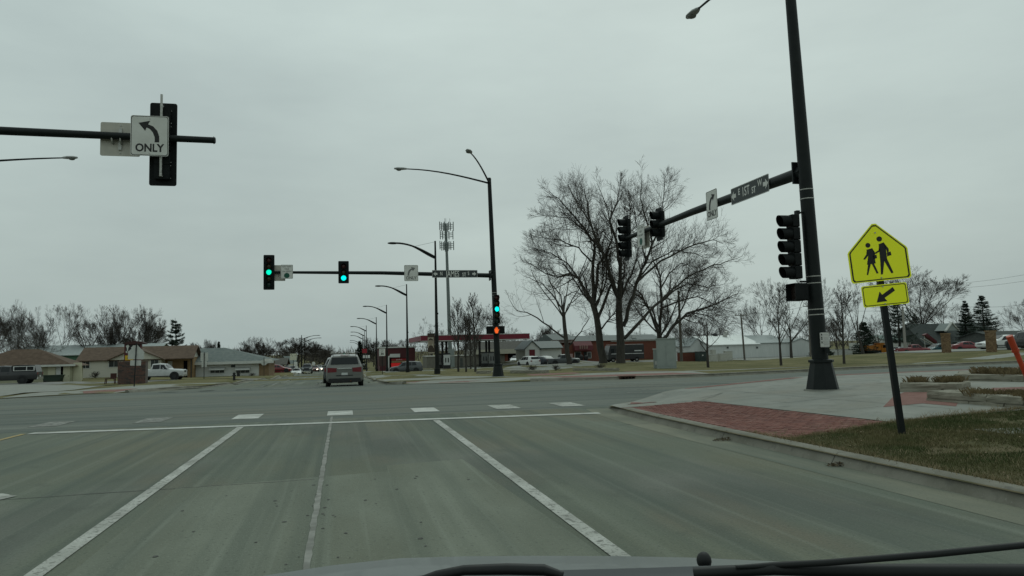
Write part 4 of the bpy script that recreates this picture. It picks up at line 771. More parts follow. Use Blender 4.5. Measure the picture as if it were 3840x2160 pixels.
def car(kind, label, loc, heading, paint_m, L=4.6, W=1.82, H=None, name=None, group=None, lit=False, cat=None, detail=True, rear=None):
    H0, st, (ws, rw), wins, wh, wr = PROF[kind]; k = (H or H0) / H0
    cat = cat or {'sedan': 'car', 'suv': 'car', 'pickup': 'pickup truck', 'van': 'minivan'}[kind]
    r = thing(name or {'sedan': 'sedan_car', 'suv': 'suv_car', 'pickup': 'pickup_truck', 'van': 'minivan'}[kind], loc, label, cat, heading, group)
    hw = W / 2; rows = []
    for t, zb, zl, zt, wl, wt in st:
        y = L / 2 - t * L; zb, zl, zt = zb * k, zl * k, zt * k; a, b = hw * wl, hw * wt
        half = [(0, zb), (a * .86, zb), (a * .97, zb + .10), (a, zb + (zl - zb) * .55), (a * .975, zl), (b, zt - .05 * (zt - zl) - .02), (b * .86, zt), (0, zt + .012)]
        rows.append([(x, y, z) for x, z in half] + [(-x, y, z) for x, z in reversed(half[1:-1])])
    n = len(rows[0]); body = MB(); body.add([p for q in rows for p in q], [(i * n + j, i * n + (j + 1) % n, (i + 1) * n + (j + 1) % n, (i + 1) * n + j) for i in range(len(rows) - 1) for j in range(n)] + [tuple(range(n)), tuple(reversed(range((len(rows) - 1) * n, len(rows) * n)))])
    bo = body.build('body', paint_m, r, smooth=32)
    def samp(t, idx):
        for a, b in zip(range(len(st)), range(1, len(st))):
            if st[a][0] <= t <= st[b][0]:
                f = (t - st[a][0]) / max(1e-6, st[b][0] - st[a][0]); return Vector(rows[a][idx]).lerp(Vector(rows[b][idx]), f)
        return Vector(rows[-1][idx])
    def side(t, s_, sg):
        p = samp(t, 4).lerp(samp(t, 5), s_); return Vector((sg * (p.x + .012), p.y, p.z))
    for sg in (1, -1):
        for b0, b1, t0, t1 in wins:
            MB().add([side(b0, .10, sg), side(b1, .10, sg), side((b1 + t1) / 2, .5, sg), side(t1, .90, sg), side(t0, .90, sg), side((b0 + t0) / 2, .5, sg)], [tuple(range(6))]).build('side_window', glass_m, r)
        for t in wh:
            y = L / 2 - t * L; wx = sg * (hw - .21)
            MB().prismx([(y + wr * 1.22 * math.cos(2 * PI * j / 20), wr + .02 + wr * 1.22 * math.sin(2 * PI * j / 20)) for j in range(20)], sg * (hw * .9), sg * (hw + .006)).build('wheel_arch', trim_m, r)
            make_wheel(r, wx, y, wr, sg)
        m_ = samp(ws[0] + .035, 4); MB().ball((sg * (hw + .09), m_.y, m_.z + .09), .09, .05, .075, 8, 5).build('wing_mirror', trim_m if kind == 'pickup' else paint_m, r, smooth=60)
        MB().bx(sg * (hw + .004), sg * (hw + .012), samp(.25, 3).y, samp(.75, 3).y, .36 * k, .44 * k).build('sill_trim', trim_m, r)
        for b0, b1, t0, t1 in wins[:2]: q = side(b1 - .02, -.16, sg); MB().box(q.x, q.y, q.z, .03, .16, .03).build('door_handle', paint_m, r)
        y0 = L / 2; z = samp(.03, 4).z
        MB().prism(rr(.30, .15, .05, 3, sg * hw * .68, z - .03 * k), y0 - .10, y0 + .012).build('headlight', head_on if lit else clear_l, r)
        zt = rows[-2][4][2]; big = rear == 'wide'
        MB().add([(sg * hw * .97, -L / 2 + .34, zt - .02), (sg * hw * (.42 if big else .6), -L / 2 - .012, zt - .06), (sg * hw * (.42 if big else .62), -L / 2 - .012, zt - (.26 if big else .2)), (sg * (hw * .985), -L / 2 + .25, zt - .3 * k), (sg * hw * .9, -L / 2 + .0, zt - .03), (sg * hw * .9, -L / 2 - .005, zt - .28 * k)], [(1, 4, 5, 2), (4, 0, 3, 5)]).build('tail_light', red_l, r)
    def band(t0, t1, f, nm):
        P = [];
        for t in (t0, t1):
            p = samp(t, 6); q = samp(t, 5)
            for sg in (-1, 1): P.append(Vector((sg * (p.x * .55 + q.x * .45) * (1.0), p.y, p.z * .7 + q.z * .3 if False else p.z)))
        nrm = (P[1] - P[0]).cross(P[2] - P[0]).normalized(); nrm = nrm if nrm.z > 0 else -nrm
        MB().add([P[0] + nrm * .03, P[1] + nrm * .03, P[3] + nrm * .03, P[2] + nrm * .03], [(0, 1, 2, 3)]).build(nm, glass_m, r)
    band(ws[0] + .008, ws[1] - .008, 1, 'windscreen'); band(rw[0] + .004, rw[1] - .004, 1, 'rear_window')
    zf = rows[1][4][2]; MB().prism(rr(W * .42, .20, .05, 3, 0, zf - .06), L / 2 - .05, L / 2 + .010).build('grille', trim_m, r); MB().bx(-W * .44, W * .44, L / 2 - .12, L / 2 + .02, .34 * k, .52 * k).build('front_bumper', trim_m if kind in ('suv', 'van') else (chrome_m if kind == 'pickup' else paint_m), r)
    MB().bx(-W * .45, W * .45, -L / 2 - .05, -L / 2 + .1, .40 * k, .62 * k).build('rear_bumper', chrome_m if kind == 'pickup' else paint_m, r); MB().prism(rr(.31, .16, .02, 2, 0, .70 * k if kind != 'sedan' else .76 * k), -L / 2 - .022, -L / 2 - .012).build('number_plate', plate_m, r)
    return r
def onroad(px, py, Y): q = PY(px, py, Y); return (q.x, q.y, T(q.x, q.y) + .004)
def onlot(px, py, Y): q = PY(px, py, Y); return (q.x, q.y, lot(q.x, q.y) + .006)
champ = paint('champagne', (.14, .142, .128)); white_p = paint('white', (.62, .63, .61)); silver_p = paint('silver', (.46, .47, .46)); dgrey = paint('dark_grey', (.06, .066, .068)); slate = paint('slate', (.035, .042, .048)); navy = paint('navy', (.018, .023, .035)); redp = paint('red', (.17, .012, .016)); teal = paint('teal', (.024, .075, .085)); blackp = paint('black', (.014, .015, .016)); maroonp = paint('maroon', (.08, .012, .012))
# SUV crossing the junction ahead
q = onroad(1291, 1452, 39.0); sv = car('suv', 'champagne SUV seen from behind crossing the junction', (q[0] + .02, q[1] + 2.3, T(q[0], q[1] + 2.3) + .004), 0, champ, 4.6, 1.885, 1.71, rear='wide')
b = MB(); b.bx(-.36, .36, -2.345, -2.315, .97, 1.03); b.build('chrome_strip', chrome_m, sv); MB().bx(-.42, .42, -2.365, -2.35, .62, .66).build('bumper_crease', trim_m, sv); MB().bx(-.80, .80, -2.37, -2.25, .30, .50).build('lower_bumper', trim_m, sv)
MB().bx(-.2, .2, -2.05, -1.99, 1.655, 1.685).build('brake_light', red_l, sv); MB().tube([(.3, -2.36, .36), (.3, -2.45, .36)], .04, 8).build('exhaust_pipe', rust_m, sv)
for s_ in (-1, 1):
    MB().tube([(s_ * .62, .5, 1.72), (s_ * .62, .3, 1.78), (s_ * .62, -1.6, 1.77), (s_ * .62, -1.75, 1.70)], .02, 6).build('roof_rail', trim_m, sv)
MB().box(.25, -1.2, 1.76, .05, .12, .07).build('roof_aerial', trim_m, sv)
q = onroad(1268, 1432, 52); car('suv', 'dark car almost hidden behind the left side of the SUV', (q[0], q[1], q[2]), 0, dgrey, 4.6, 1.85)
# oncoming traffic
car('sedan', 'white oncoming sedan with its lights off', onroad(1112, 1411, 140), PI, white_p, 4.7, 1.8, 1.42)
pk = car('pickup', 'dark oncoming pickup with silver hood beside the white sedan', onroad(1152, 1400, 154), PI, slate, 5.6, 2.0, 1.9)
car('sedan', 'dark red oncoming car with one headlight showing', onroad(1181, 1394, 178), PI, maroonp, 4.6, 1.8, 1.45, lit=True); car('sedan', 'silver oncoming car with both headlights lit', onroad(1197, 1392, 188), PI, silver_p, 4.7, 1.85, 1.5, lit=True)
# left side
q = onlot(595, 1426, 86); car('pickup', 'silver crew cab pickup parked on the lawn', q, -PI / 2 - .05, silver_p, 5.35, 1.85, 1.75)
q = onlot(28, 1440, 84); tp = car('pickup', 'dark pickup with white framed topper at the left edge', q, PI / 2 + .06, blackp, 5.7, 1.95, 1.82)
b = MB(); b.prismx([(-2.78, 1.15), (-.62, 1.15), (-.60, 1.80), (-.9, 1.85), (-2.60, 1.83)], -.86, .86); b.build('topper', blackp, tp)
for s_ in (-1, 1):
    f = MB().bx(s_ * .862, s_ * .885, -2.6, -.75, 1.28, 1.74).build('topper_window_frame', white_p, tp)
    for y0, y1 in ((-2.52, -1.95), (-1.87, -.83)): MB().bx(s_ * .87, s_ * .893, y0, y1, 1.33, 1.69).build('topper_window', glass_m, f)
q = onlot(1040, 1399, 132); car('sedan', 'red car parked beside the red house', q, -PI / 2, redp, 4.7, 1.8, 1.35)
q = onlot(1093, 1391, 165); car('suv', 'dark SUV parked beside the cream house', q, -.5, dgrey, 4.5, 1.8)
# right side
q = onlot(1525, 1400, 107); car('suv', 'dark grey SUV parked before the maroon store', q, PI / 2 - .12, dgrey, 4.55, 1.82, 1.7)
q = onlot(1982, 1369, 108); car('suv', 'white car at the left end of the parked row by the white shed', q, .25, white_p, 4.4, 1.8, 1.6)
q = onlot(2012, 1369, 111); car('sedan', 'navy car between two white cars by the white shed', q, PI / 2 - .2, navy, 4.6, 1.8, 1.5)
q = onlot(2042, 1369, 113); car('sedan', 'white car partly behind the grey pickup', q, .3, white_p, 4.5, 1.8, 1.5)
q = onlot(2110, 1371, 110); car('pickup', 'grey pickup parked behind the slim bare tree', q, -PI / 2 - .03, dgrey, 5.1, 1.9, 1.72)
q = onlot(1933, 1358, 150); car('sedan', 'small white car in front of the brick office', q, PI - .4, white_p, 4.4, 1.75, 1.5); q = onlot(1957, 1357, 152); car('sedan', 'small teal car in front of the brick office', q, PI / 2, teal, 4.4, 1.75, 1.5)
q = onlot(3765, 1309, 64); car('sedan', 'white sedan behind the right brick pillar', q, PI / 2 - .25, white_p, 4.9, 1.85, 1.47)
q = onlot(3858, 1310, 58); car('suv', 'dark SUV cut off by the right edge', q, -.3, blackp, 4.7, 1.9, 1.75)
q = onlot(3425, 1329, 116); car('pickup', 'red pickup parked next to the orange dump truck', q, -PI / 2 - .35, redp, 5.4, 1.95, 1.8)
q = onlot(3520, 1323, 120); car('van', 'teal minivan left of the first brick pillar', q, PI / 2 + .1, teal, 4.9, 1.85, 1.72)
q = onlot(3632, 1316, 98); car('sedan', 'red sedan between the two brick pillars', q, -PI / 2 - .5, redp, 4.6, 1.8, 1.5)
q = onlot(3682, 1314, 104); car('sedan', 'small pale teal car behind the red sedan', q, -PI / 2 - .8, paint('pale_teal', (.16, .25, .26)), 4.3, 1.75, 1.45); q = onlot(3595, 1318, 112); car('sedan', 'dark car between the teal minivan and red sedan', q, -PI / 2 - .6, blackp, 4.5, 1.8, 1.4)
q = onlot(3380, 1329, 124); car('sedan', 'white and black car beside the orange dump truck', q, -PI / 2, white_p, 4.4, 1.75, 1.5)
# orange dump truck
om2 = paint('orange', (.52, .19, .02)); q = onlot(3290, 1333, 128); r = thing('dump_truck', q, 'orange dump truck parked before the white wall', 'dump truck', -PI / 2)
b = MB(); b.prismx([(-3.2, 1.0), (.2, 1.0), (.2, 2.0), (-3.3, 1.9)], -1.0, 1.0); b.build('dump_body', om2, r)
b = MB(); b.prismx([(.1, 1.9), (1.1, 2.25), (1.1, 2.4), (.0, 2.4)], -1.0, 1.0); b.build('cab_guard', om2, r)
for i in range(7):
    for s_ in (-1, 1): MB().bx(s_ * 1.0, s_ * 1.04, -3.1 + i * .5, -3.0 + i * .5, 1.0, 1.95).build('body_rib', om2, r)
b = MB(); b.prismx([(.3, .5), (3.2, .5), (3.2, 1.15), (2.1, 1.3), (1.75, 2.1), (.4, 2.1)], -.95, .95); b.build('cab', om2, r)
for s_ in (-1, 1): MB().prismx([(.6, 1.4), (1.85, 1.4), (1.62, 1.98), (.6, 1.98)], s_ * .952, s_ * .965).build('side_window', glass_m, r)
MB().bx(-3.1, 3.0, -.5, .5, .5, .8).build('x', trim_m, r).name = 'chassis'; bpy.data.objects['chassis'].rotation_euler = (0, 0, PI / 2)
MB().bx(-1.0, 1.0, -3.0, .2, .55, .98).build('underbody', trim_m, r)
for y in (-2.0, 2.4):
    for s_ in (-1, 1): make_wheel(r, s_ * .75, y, .45, s_)
# black step van under the big trees
q = onlot(2338, 1357, 118); r = thing('step_van', q, 'black delivery van with white stripe parked behind the big trees', 'van', PI / 2)
b = MB(); b.prismx([(-3.3, .45), (3.0, .45), (3.1, 1.2), (2.7, 2.75), (-3.3, 2.85)], -1.1, 1.1); b.build('body', blackp, r)
for s_ in (-1, 1):
    MB().bx(s_ * 1.1, s_ * 1.115, -3.2, 2.5, 1.32, 1.40).build('stripe', white_p, r); MB().bx(s_ * 1.1, s_ * 1.12, 2.0, 2.6, 1.5, 2.2).build('side_window', glass_m, r); MB().bx(s_ * 1.1, s_ * 1.115, -2.9, -1.6, 1.75, 1.9).build('side_mark', white_p, r); MB().bx(s_ * 1.1, s_ * 1.115, 1.0, 1.35, 1.55, 1.95).build('round_emblem', mat('emblem_tan', (.4, .34, .25), .6), r)
    for y in (-2.0, 2.2): make_wheel(r, s_ * .88, y, .4, s_)
MB().bx(-1.1, 1.1, -3.2, 2.6, 2.86, 2.91).build('roof_edge', white_p, r)
# the vehicle the camera rides in: white bonnet, cowl, wiper
r = thing('camera_vehicle', (.75, .6, 0), 'white hood and black wiper of the vehicle at the bottom edge', 'vehicle'); O = Vector(r.location)
hoodp = mat('hood_paint_white', (.125, .137, .13), .45, (.10, .112, .106), 3, coat=.1, speck=[(9, (.08, .088, .084), .58, .72)])
def CW(px, py, d): return CAM + ray(px, py) * d - O
edge = [(820, 2185), (1000, 2150), (1250, 2112), (1500, 2086), (1750, 2079), (2000, 2077), (2300, 2078), (2600, 2084), (2900, 2098), (3300, 2112), (3700, 2112), (4100, 2118)]
rows = []
for px, py in edge:
    e = CW(px, py + 7, 1.62); rows.append([e + Vector((0, .14, -.34)), e + Vector((0, .10, -.10)), e + Vector((0, .05, -.025)), e, e + Vector((-.01, -.12, .0)), e + Vector((-.02, -.30, .004)), e + Vector((-.02, -.42, -.02))])
K = len(rows[0]); MB().add([p for q in rows for p in q], [(i * K + j, i * K + j + 1, (i + 1) * K + j + 1, (i + 1) * K + j) for i in range(len(rows) - 1) for j in range(K - 1)]).build('hood', hoodp, r, smooth=60)
cow = [(1450, 2175), (1700, 2142), (1900, 2150), (2100, 2138), (2400, 2130), (2700, 2120), (2900, 2114), (3300, 2128), (3900, 2124), (4200, 2122)]; cr_ = []
for px, py in cow:
    e = CW(px, py, 1.22); cr_.append([e + Vector((0, .05, -.03)), e, e + Vector((0, -.06, -.01)), e + Vector((0, -.2, -.05))])
MB().add([p for q in cr_ for p in q], [(i * 4 + j, i * 4 + j + 1, i * 4 + 5 + j, i * 4 + 4 + j) for i in range(len(cow) - 1) for j in range(3)]).build('cowl', mat('cowl_plastic', (.012, .018, .021), .45), r, smooth=60)
wp = mat('wiper_black', (.006, .007, .007), .6)
MB().tube([CW(3960, 2032, .95), CW(3500, 2078, 1.0), CW(3100, 2110, 1.05), CW(2900, 2120, 1.1), CW(2760, 2127, 1.1)], [.0045, .005, .005, .005, .003], 8).build('wiper_blade', wp, r, smooth=60)
MB().tube([CW(1540, 2195, 1.15), CW(1640, 2158, 1.15), CW(1740, 2138, 1.16), CW(1900, 2134, 1.16), CW(2040, 2137, 1.16), CW(2110, 2158, 1.15)], [.008, .008, .008, .009, .009, .006], 8).build('wiper_arm', wp, r, smooth=60)
MB().tube([CW(4100, 2150, 1.0), CW(3700, 2147, 1.02), CW(3200, 2140, 1.06), CW(2900, 2134, 1.1), CW(2600, 2150, 1.12)], [.012, .012, .010, .009, .009], 8).build('wiper_arm', wp, r, smooth=60)
MB().ball(CW(2640, 2102, 1.28), .013, .013, .015, 10, 8).build('washer_nozzle', wp, r, smooth=60)
MB().bx(-.95, .95, -.2, 1.0, .32, .78).build('front_body', hoodp, r)
for s_ in (-1, 1): make_wheel(r, s_ * .72, .7, .38, s_)
# ================================================================== BUILDINGS
def shingle(name, c, c2): return mat(name, c, .95, c2, 2.2, (1, 1, 1), 8, .4, 12)
roof_brown = shingle('roof_brown_shingle', (.075, .050, .034), (.108, .074, .052)); roof_grey = shingle('roof_grey_shingle', (.095, .115, .11), (.135, .155, .145)); roof_metal = mat('roof_pale_metal', (.22, .25, .245), .5, (.28, .31, .30), 2, (8, .3, 1)); roof_dark = shingle('roof_dark_shingle', (.05, .048, .04), (.075, .07, .06)); roof_green = mat('roof_green_metal', (.012, .028, .027), .5, (.02, .038, .036), 2)
siding_c = mat('cream_siding', (.47, .455, .385), .85, (.52, .5, .43), 1.5, (.4, .4, 9)); siding_y = mat('yellow_cream_siding', (.47, .46, .33), .85, (.52, .5, .37), 1.5, (.4, .4, 9)); siding_w = mat('white_siding', (.50, .51, .48), .8, (.56, .565, .535), 1.5, (.4, .4, 9)); metal_w = mat('white_metal_wall', (.50, .52, .50), .6, (.56, .575, .555), 1.2, (5, 5, .4)); beige = mat('beige_wall', (.30, .30, .205), .85, (.35, .345, .245), 1.6)
brick_r = mat('red_brick_wall', (.12, .04, .026), .95, (.17, .062, .042), 5, (1, 1, 3), 8, .4, 18); maroon = mat('maroon_wall', (.062, .015, .017), .8, (.078, .02, .021), 1.5); red_door = mat('red_door', (.12, .010, .016), .6); white_t = mat('white_trim', (.52, .53, .50), .7, (.47, .48, .45), 4); green_w = mat('green_wall', (.06, .125, .085), .8, (.075, .15, .10), 2); redfas = mat('canopy_red_fascia', (.165, .012, .026), .5, (.14, .010, .022), 1.5); tan_b = mat('tan_brick', (.17, .115, .062), .95, (.24, .165, .095), 6, (1, 1, 3), 8, .4, 18); pane_m = mat('window_pane', (.022, .028, .029), .15, (.05, .056, .055), 1.2); dark_w = mat('dark_siding', (.06, .068, .064), .9, (.08, .086, .08), 3); bronze = mat('brown_cladding', (.20, .13, .06), .8, (.26, .17, .085), 3)
class Site:
    def __init__(s, name, label, px, py, Y, cat='building'):
        q = PY(px, py, Y); s.Y = Y; s.o = Vector((q.x, Y, min(lot(q.x, Y), q.z))); s.r = thing(name, s.o, label, cat)
    def P(s, px, py, d=0): q = PY(px, py, s.Y + d) - s.o; return q.x, q.z
    def part(s, name, m, b, parent=None, smooth=None): return b.build(name, m, parent or s.r, smooth=smooth)
    def box(s, name, m, x0, x1, y0, y1, z0, z1, parent=None): return s.part(name, m, MB().bx(x0, x1, y0, y1, z0, z1), parent)
    def window(s, x0, x1, z0, z1, y=0, fm=None, mull=1, pm=None):
        w = s.box('window', fm or white_t, x0 - .07, x1 + .07, y - .05, y + .02, z0 - .07, z1 + .07); n = mull
        for i in range(n):
            a = x0 + (x1 - x0) * i / n; c = x0 + (x1 - x0) * (i + 1) / n; s.box('pane', pm or pane_m, a + .02, c - .02, y - .062, y - .045, z0, z1, w)
        return w
    def door(s, x0, x1, z0, z1, m, y=0):
        d = s.box('door', m, x0, x1, y - .06, y + .02, z0, z1); s.part('handle', trim_m, MB().ball((x1 - .12, y - .09, z0 + 1.0), .04, .04, .04, 6, 4), d); return d
    def gable_x(s, m, x0, x1, y0, y1, z, h, ov=.4, wm=None, th=.12, name='roof'):      # ridge along x
        ym = (y0 + y1) / 2; P = [(y0 - ov, z - ov * h / (ym - y0)), (ym, z + h), (y1 + ov, z - ov * h / (ym - y0)), (y1 + ov, z - ov * h / (ym - y0) + th), (ym, z + h + th), (y0 - ov, z - ov * h / (ym - y0) + th)]
        if wm: s.part('gable_wall', wm, MB().prismx([(y0, z), (y1, z), (ym, z + h)], x0, x1))
        return s.part(name, m, MB().prismx(P, x0 - ov, x1 + ov))
    def gable_y(s, m, x0, x1, y0, y1, z, h, ov=.4, wm=None, th=.12, name='roof'):      # ridge along y, gable faces the camera
        xm = (x0 + x1) / 2; k = ov * h / (xm - x0); P = [(x0 - ov, z - k), (xm, z + h), (x1 + ov, z - k), (x1 + ov, z - k + th), (xm, z + h + th), (x0 - ov, z - k + th)]
        if wm: s.part('gable_wall', wm, MB().prism([(x0, z), (x1, z), (xm, z + h)], y0, y1))
        return s.part(name, m, MB().prism(P, y0 - ov, y1 + ov))
    def hip(s, m, x0, x1, y0, y1, z, h, ov=.5, cut=None):
        c = cut or (y1 - y0) / 2; ym = (y0 + y1) / 2
        b = MB().add([(x0 - ov, y0 - ov, z), (x1 + ov, y0 - ov, z), (x1 + ov, y1 + ov, z), (x0 - ov, y1 + ov, z), (x0 + c, ym, z + h), (x1 - c, ym, z + h)], [(0, 1, 5, 4), (1, 2, 5), (2, 3, 4, 5), (3, 0, 4), (3, 2, 1, 0)]); return s.part('roof', m, b)
# --- beige garage, left edge
s = Site('beige_garage', 'low beige garage with brown hip roof and white doors at the left edge', 130, 1436, 97); x0, _ = s.P(-140, 1436); x1, z1 = s.P(268, 1372)
s.box('wall', beige, x0, x1, 0, 4, -.6, z1); s.hip(roof_brown, x0, x1, 0, 4, z1, 2.1, .6, 4.2); s.box('fascia', white_t, x0 - .6, x1 + .6, -.66, -.60, z1 - .02, z1 + .2)
for a, b_, m_ in ((180, 208, siding_y), (211, 228, white_t), (238, 262, siding_y)):
    xa, _ = s.P(a, 1400); xb, _ = s.P(b_, 1400); s.door(xa, xb, -.3, 2.05, m_)
s.box('recess_dark_fill', void_m, s.P(228, 1400)[0], s.P(236, 1400)[0], -.03, .02, -.3, 2.05)
s.box('side_fence', siding_y, x1 + .05, s.P(300, 1400)[0], .5, .6, -.5, s.P(290, 1360)[1])
# --- long green walled barn
s = Site('green_barn', 'long green walled barn with pale metal roof behind the houses', 300, 1400, 150); x0, _ = s.P(40, 1400); x1, _ = s.P(575, 1400); z0 = s.P(200, 1333)[1]; zr = s.P(300, 1293)[1]
s.box('wall', green_w, x0, x1, 0, 16, -1, z0); s.gable_x(roof_metal, x0, x1, 0, 16, z0, zr - z0, .5, green_w)
s.window(s.P(232, 1345)[0], s.P(255, 1345)[0], z0 - 1.9, z0 - .6)
# --- cream house with brown roof
s = Site('cream_house', 'cream house with brown gable roof behind the brick monument', 420, 1415, 107); x0 = s.P(300, 1400)[0]; xg0 = s.P(412, 1400)[0]; x1 = s.P(605, 1400)[0]; xe = s.P(712, 1400)[0]; zw = s.P(420, 1346)[1]; zr = s.P(400, 1304)[1]
s.box('wall', siding_c, x0, x1, 0, 6, -.8, zw); s.box('foundation', walk_m, x0 - .02, x1 + .02, -.03, .3, -.9, -.0)
s.gable_x(roof_brown, x0, xe, .2, 6, zw, zr - zw, .5, siding_c)
s.gable_y(roof_brown, xg0, x1 + .2, -.4, 3.4, zw - .15, (zr - zw) * .98, .35, siding_c, name='cross_gable_roof')
s.box('porch_wall', bronze, x1, xe, 2.2, 6, -.8, zw); s.box('porch_fascia', white_t, x1, xe + .5, -.02, .06, zw - .15, zw); s.box('porch_post', trim_m, s.P(714, 1390)[0], s.P(718, 1390)[0], .1, .22, -.8, zw - .15)
s.door(s.P(615, 1380)[0], s.P(632, 1380)[0], -.4, 1.9, white_t, 2.2); s.door(s.P(676, 1380)[0], s.P(690, 1380)[0], -.4, 1.9, void_m, 2.2)
for a, b_, y0, y1 in ((307, 337, 1352, 1381), (409, 447, 1350, 1376), (566, 595, 1346, 1375)): s.window(s.P(a, y0)[0], s.P(b_, y0)[0], s.P(a, y1)[1], s.P(a, y0)[1], -.42 if a > 400 and False else 0, None, 2)
# --- brick monument with sign
s = Site('monument_sign', 'brick monument with dark red and yellow sign panel behind the sign post', 490, 1440, 72, 'sign'); x0 = s.P(441, 1400)[0]; x1 = s.P(546, 1400)[0]; zt = s.P(490, 1356)[1]
mono = mat('monument_brick', (.085, .058, .05), .95, (.12, .075, .062), 3, bump=.3, bscale=20); s.box('core', mat('monument_mortar', (.10, .085, .075), 1), x0 + .02, x1 - .02, .02, .9, -.4, zt - .02)
mcols = [mono, mat('monument_brick_red', (.115, .06, .048), .95, (.14, .08, .064), 4), mat('monument_brick_dark', (.055, .045, .04), .95, (.08, .06, .055), 4)]; rnd = random.Random(4); bb = [MB(), MB(), MB()]; bh = .115; j = 0; z = -.35
while z < zt - .03:
    x = x0 - (.18 if j % 2 else 0)
    while x < x1:
        a, c = max(x, x0), min(x + .35, x1)
        if c - a > .05: e = rnd.uniform(0, .03); bb[rnd.choice((0, 0, 1, 2))].bx(a + .008, c - .008, -.03 - e, .05, z + .006, min(z + bh - .006, zt))
        x += .36
    z += bh; j += 1
for b_, m_ in zip(bb, mcols): s.part('bricks', m_, b_)['kind'] = 'stuff'
s.box('coping', mono, x0 - .03, x1 + .03, -.08, .95, zt, zt + .05); xs0 = s.P(463, 1300)[0]; xs1 = s.P(527, 1300)[0]; zs = s.P(490, 1290)[1]
s.box('sign_panel', mat('sign_dark_red', (.075, .014, .012), .6), xs0, xs1, .25, .6, zt + .05, zs); s.box('dark_panel', ink, xs0 + .12, xs1 - .1, .235, .25, zt + .9, zs - .05)
s.part('arched_roof', mat('sign_roof', (.04, .014, .013), .7), MB().prism([(xs0 - .1, zs), (xs0 + .3, zs + .22), (xs0 + .9, zs + .27), (xs1 + .0, zs + .2), (xs1 + .45, zs + .02), (xs1 + .3, zs - .04)], .1, .75))
s.box('yellow_panel', mat('sign_yellow', (.50, .32, .01), .5), xs0 + .08, xs0 + .75, .23, .25, zt + .12, zt + .55); s.box('yellow_panel_mark', mat('sign_brown_mark', (.25, .13, .01), .5), xs0 + .28, xs0 + .68, .224, .23, zt + .22, zt + .42)
s.part('pale_shape', white_t, MB().prism([(xs0 + .14, zs - .2), (xs0 + .22, zs - .08), (xs0 + .34, zs - .05), (xs0 + .42, zs - .2), (xs0 + .34, zs - .35), (xs0 + .3, zs - .75), (xs0 + .24, zs - .75), (xs0 + .22, zs - .35)], .22, .235)); s.part('pale_shape', white_t, MB().prism([(xs0 + .55, zs - .35), (xs0 + .75, zs - .1), (xs0 + .95, zs - .15), (xs0 + .7, zs - .5)], .22, .235)); s.box('pale_label', white_t, xs0 + .14, xs0 + .55, .22, .235, zt + .78, zt + .95)
# --- white building with grey hip roof
s = Site('white_office', 'white building with grey hip roof and white window awnings', 850, 1410, 111); x0 = s.P(705, 1400)[0]; x1 = s.P(972, 1400)[0]; zw = s.P(850, 1359)[1]; zr = s.P(860, 1305)[1]
s.box('wall', siding_w, x0 - 4, x1, 0, 9, -1, zw); s.box('brick_corner', tan_b, x1 - .02, x1 + 1.3, -.06, 9, -1, zw); s.hip(roof_grey, x0 - 12, x1 + 1.2, 0, 10, zw + .1, zr - zw, .8, 6.5); s.box('fascia', white_t, x0 - 12, x1 + 2.05, -.86, -.8, zw - .25, zw + .12)
for a, b_ in ((789, 841), (886, 936)):
    s.window(s.P(a, 1390)[0], s.P(b_, 1390)[0], s.P(a, 1399)[1], s.P(a, 1385)[1], 0, None, 3); s.part('awning', white_t, MB().prismx([(-.7, s.P(a, 1386)[1]), (0, s.P(a, 1377)[1]), (0, s.P(a, 1377)[1] - .08), (-.7, s.P(a, 1386)[1] - .08)], s.P(a, 1390)[0] - .1, s.P(b_, 1390)[0] + .1))
s.window(s.P(866, 1370)[0], s.P(883, 1370)[0], s.P(866, 1378)[1], s.P(866, 1368)[1]); s.part('roof_vent', galv_m, MB().tube([(s.P(869, 1335)[0], 3.0, zw), (s.P(869, 1335)[0], 3.0, s.P(869, 1328)[1] + .3)], .12, 8))
# --- red and cream houses further on
s = Site('red_house', 'small dark red house left of the cream house', 1035, 1396, 150); x0 = s.P(1008, 1390)[0]; x1 = s.P(1052, 1390)[0]; zw = s.P(1030, 1368)[1]
s.box('wall', mat('red_siding', (.12, .012, .018), .8, (.15, .02, .024), 3), x0, x1, 0, 9, -1, zw); s.gable_x(roof_dark, x0, x1 + .8, 0, 9, zw, s.P(1030, 1346)[1] - zw, .4, MATS['red_siding']); s.window(s.P(1036, 1380)[0], s.P(1044, 1380)[0], s.P(1040, 1387)[1], s.P(1040, 1374)[1])
s = Site('cream_gable_house', 'cream house with grey gable roof beyond the red house', 1075, 1393, 168); x0 = s.P(1048, 1390)[0]; x1 = s.P(1078, 1390)[0]; x2 = s.P(1102, 1390)[0]; zw = s.P(1065, 1362)[1]; zr = s.P(1063, 1338)[1]
s.box('wall', siding_y, x0, x2, 0, 9, -1, zw - .2); s.gable_y(roof_grey, x0, x1, -.3, 6, zw, zr - zw, .3, siding_y, name='front_gable_roof'); s.gable_x(roof_grey, x1 - .5, x2, 1, 10, zw - .2, s.P(1090, 1334)[1] - zw, .4, siding_y)
s.window(s.P(1055, 1375)[0], s.P(1064, 1375)[0], s.P(1060, 1384)[1], s.P(1060, 1366)[1]); s.window(s.P(1073, 1375)[0], s.P(1080, 1375)[0], s.P(1076, 1380)[1], s.P(1076, 1362)[1])
s = Site('utility_cabinet', 'grey green roadside box beside the oncoming white sedan', 1118, 1396, 160, 'cabinet'); s.box('housing', mat('cabinet_green', (.10, .12, .11), .7, (.12, .14, .125), 3), -.75, .75, 0, .8, -.3, 1.15); s.box('lid', galv_m, -.8, .8, -.04, .84, 1.15, 1.22)
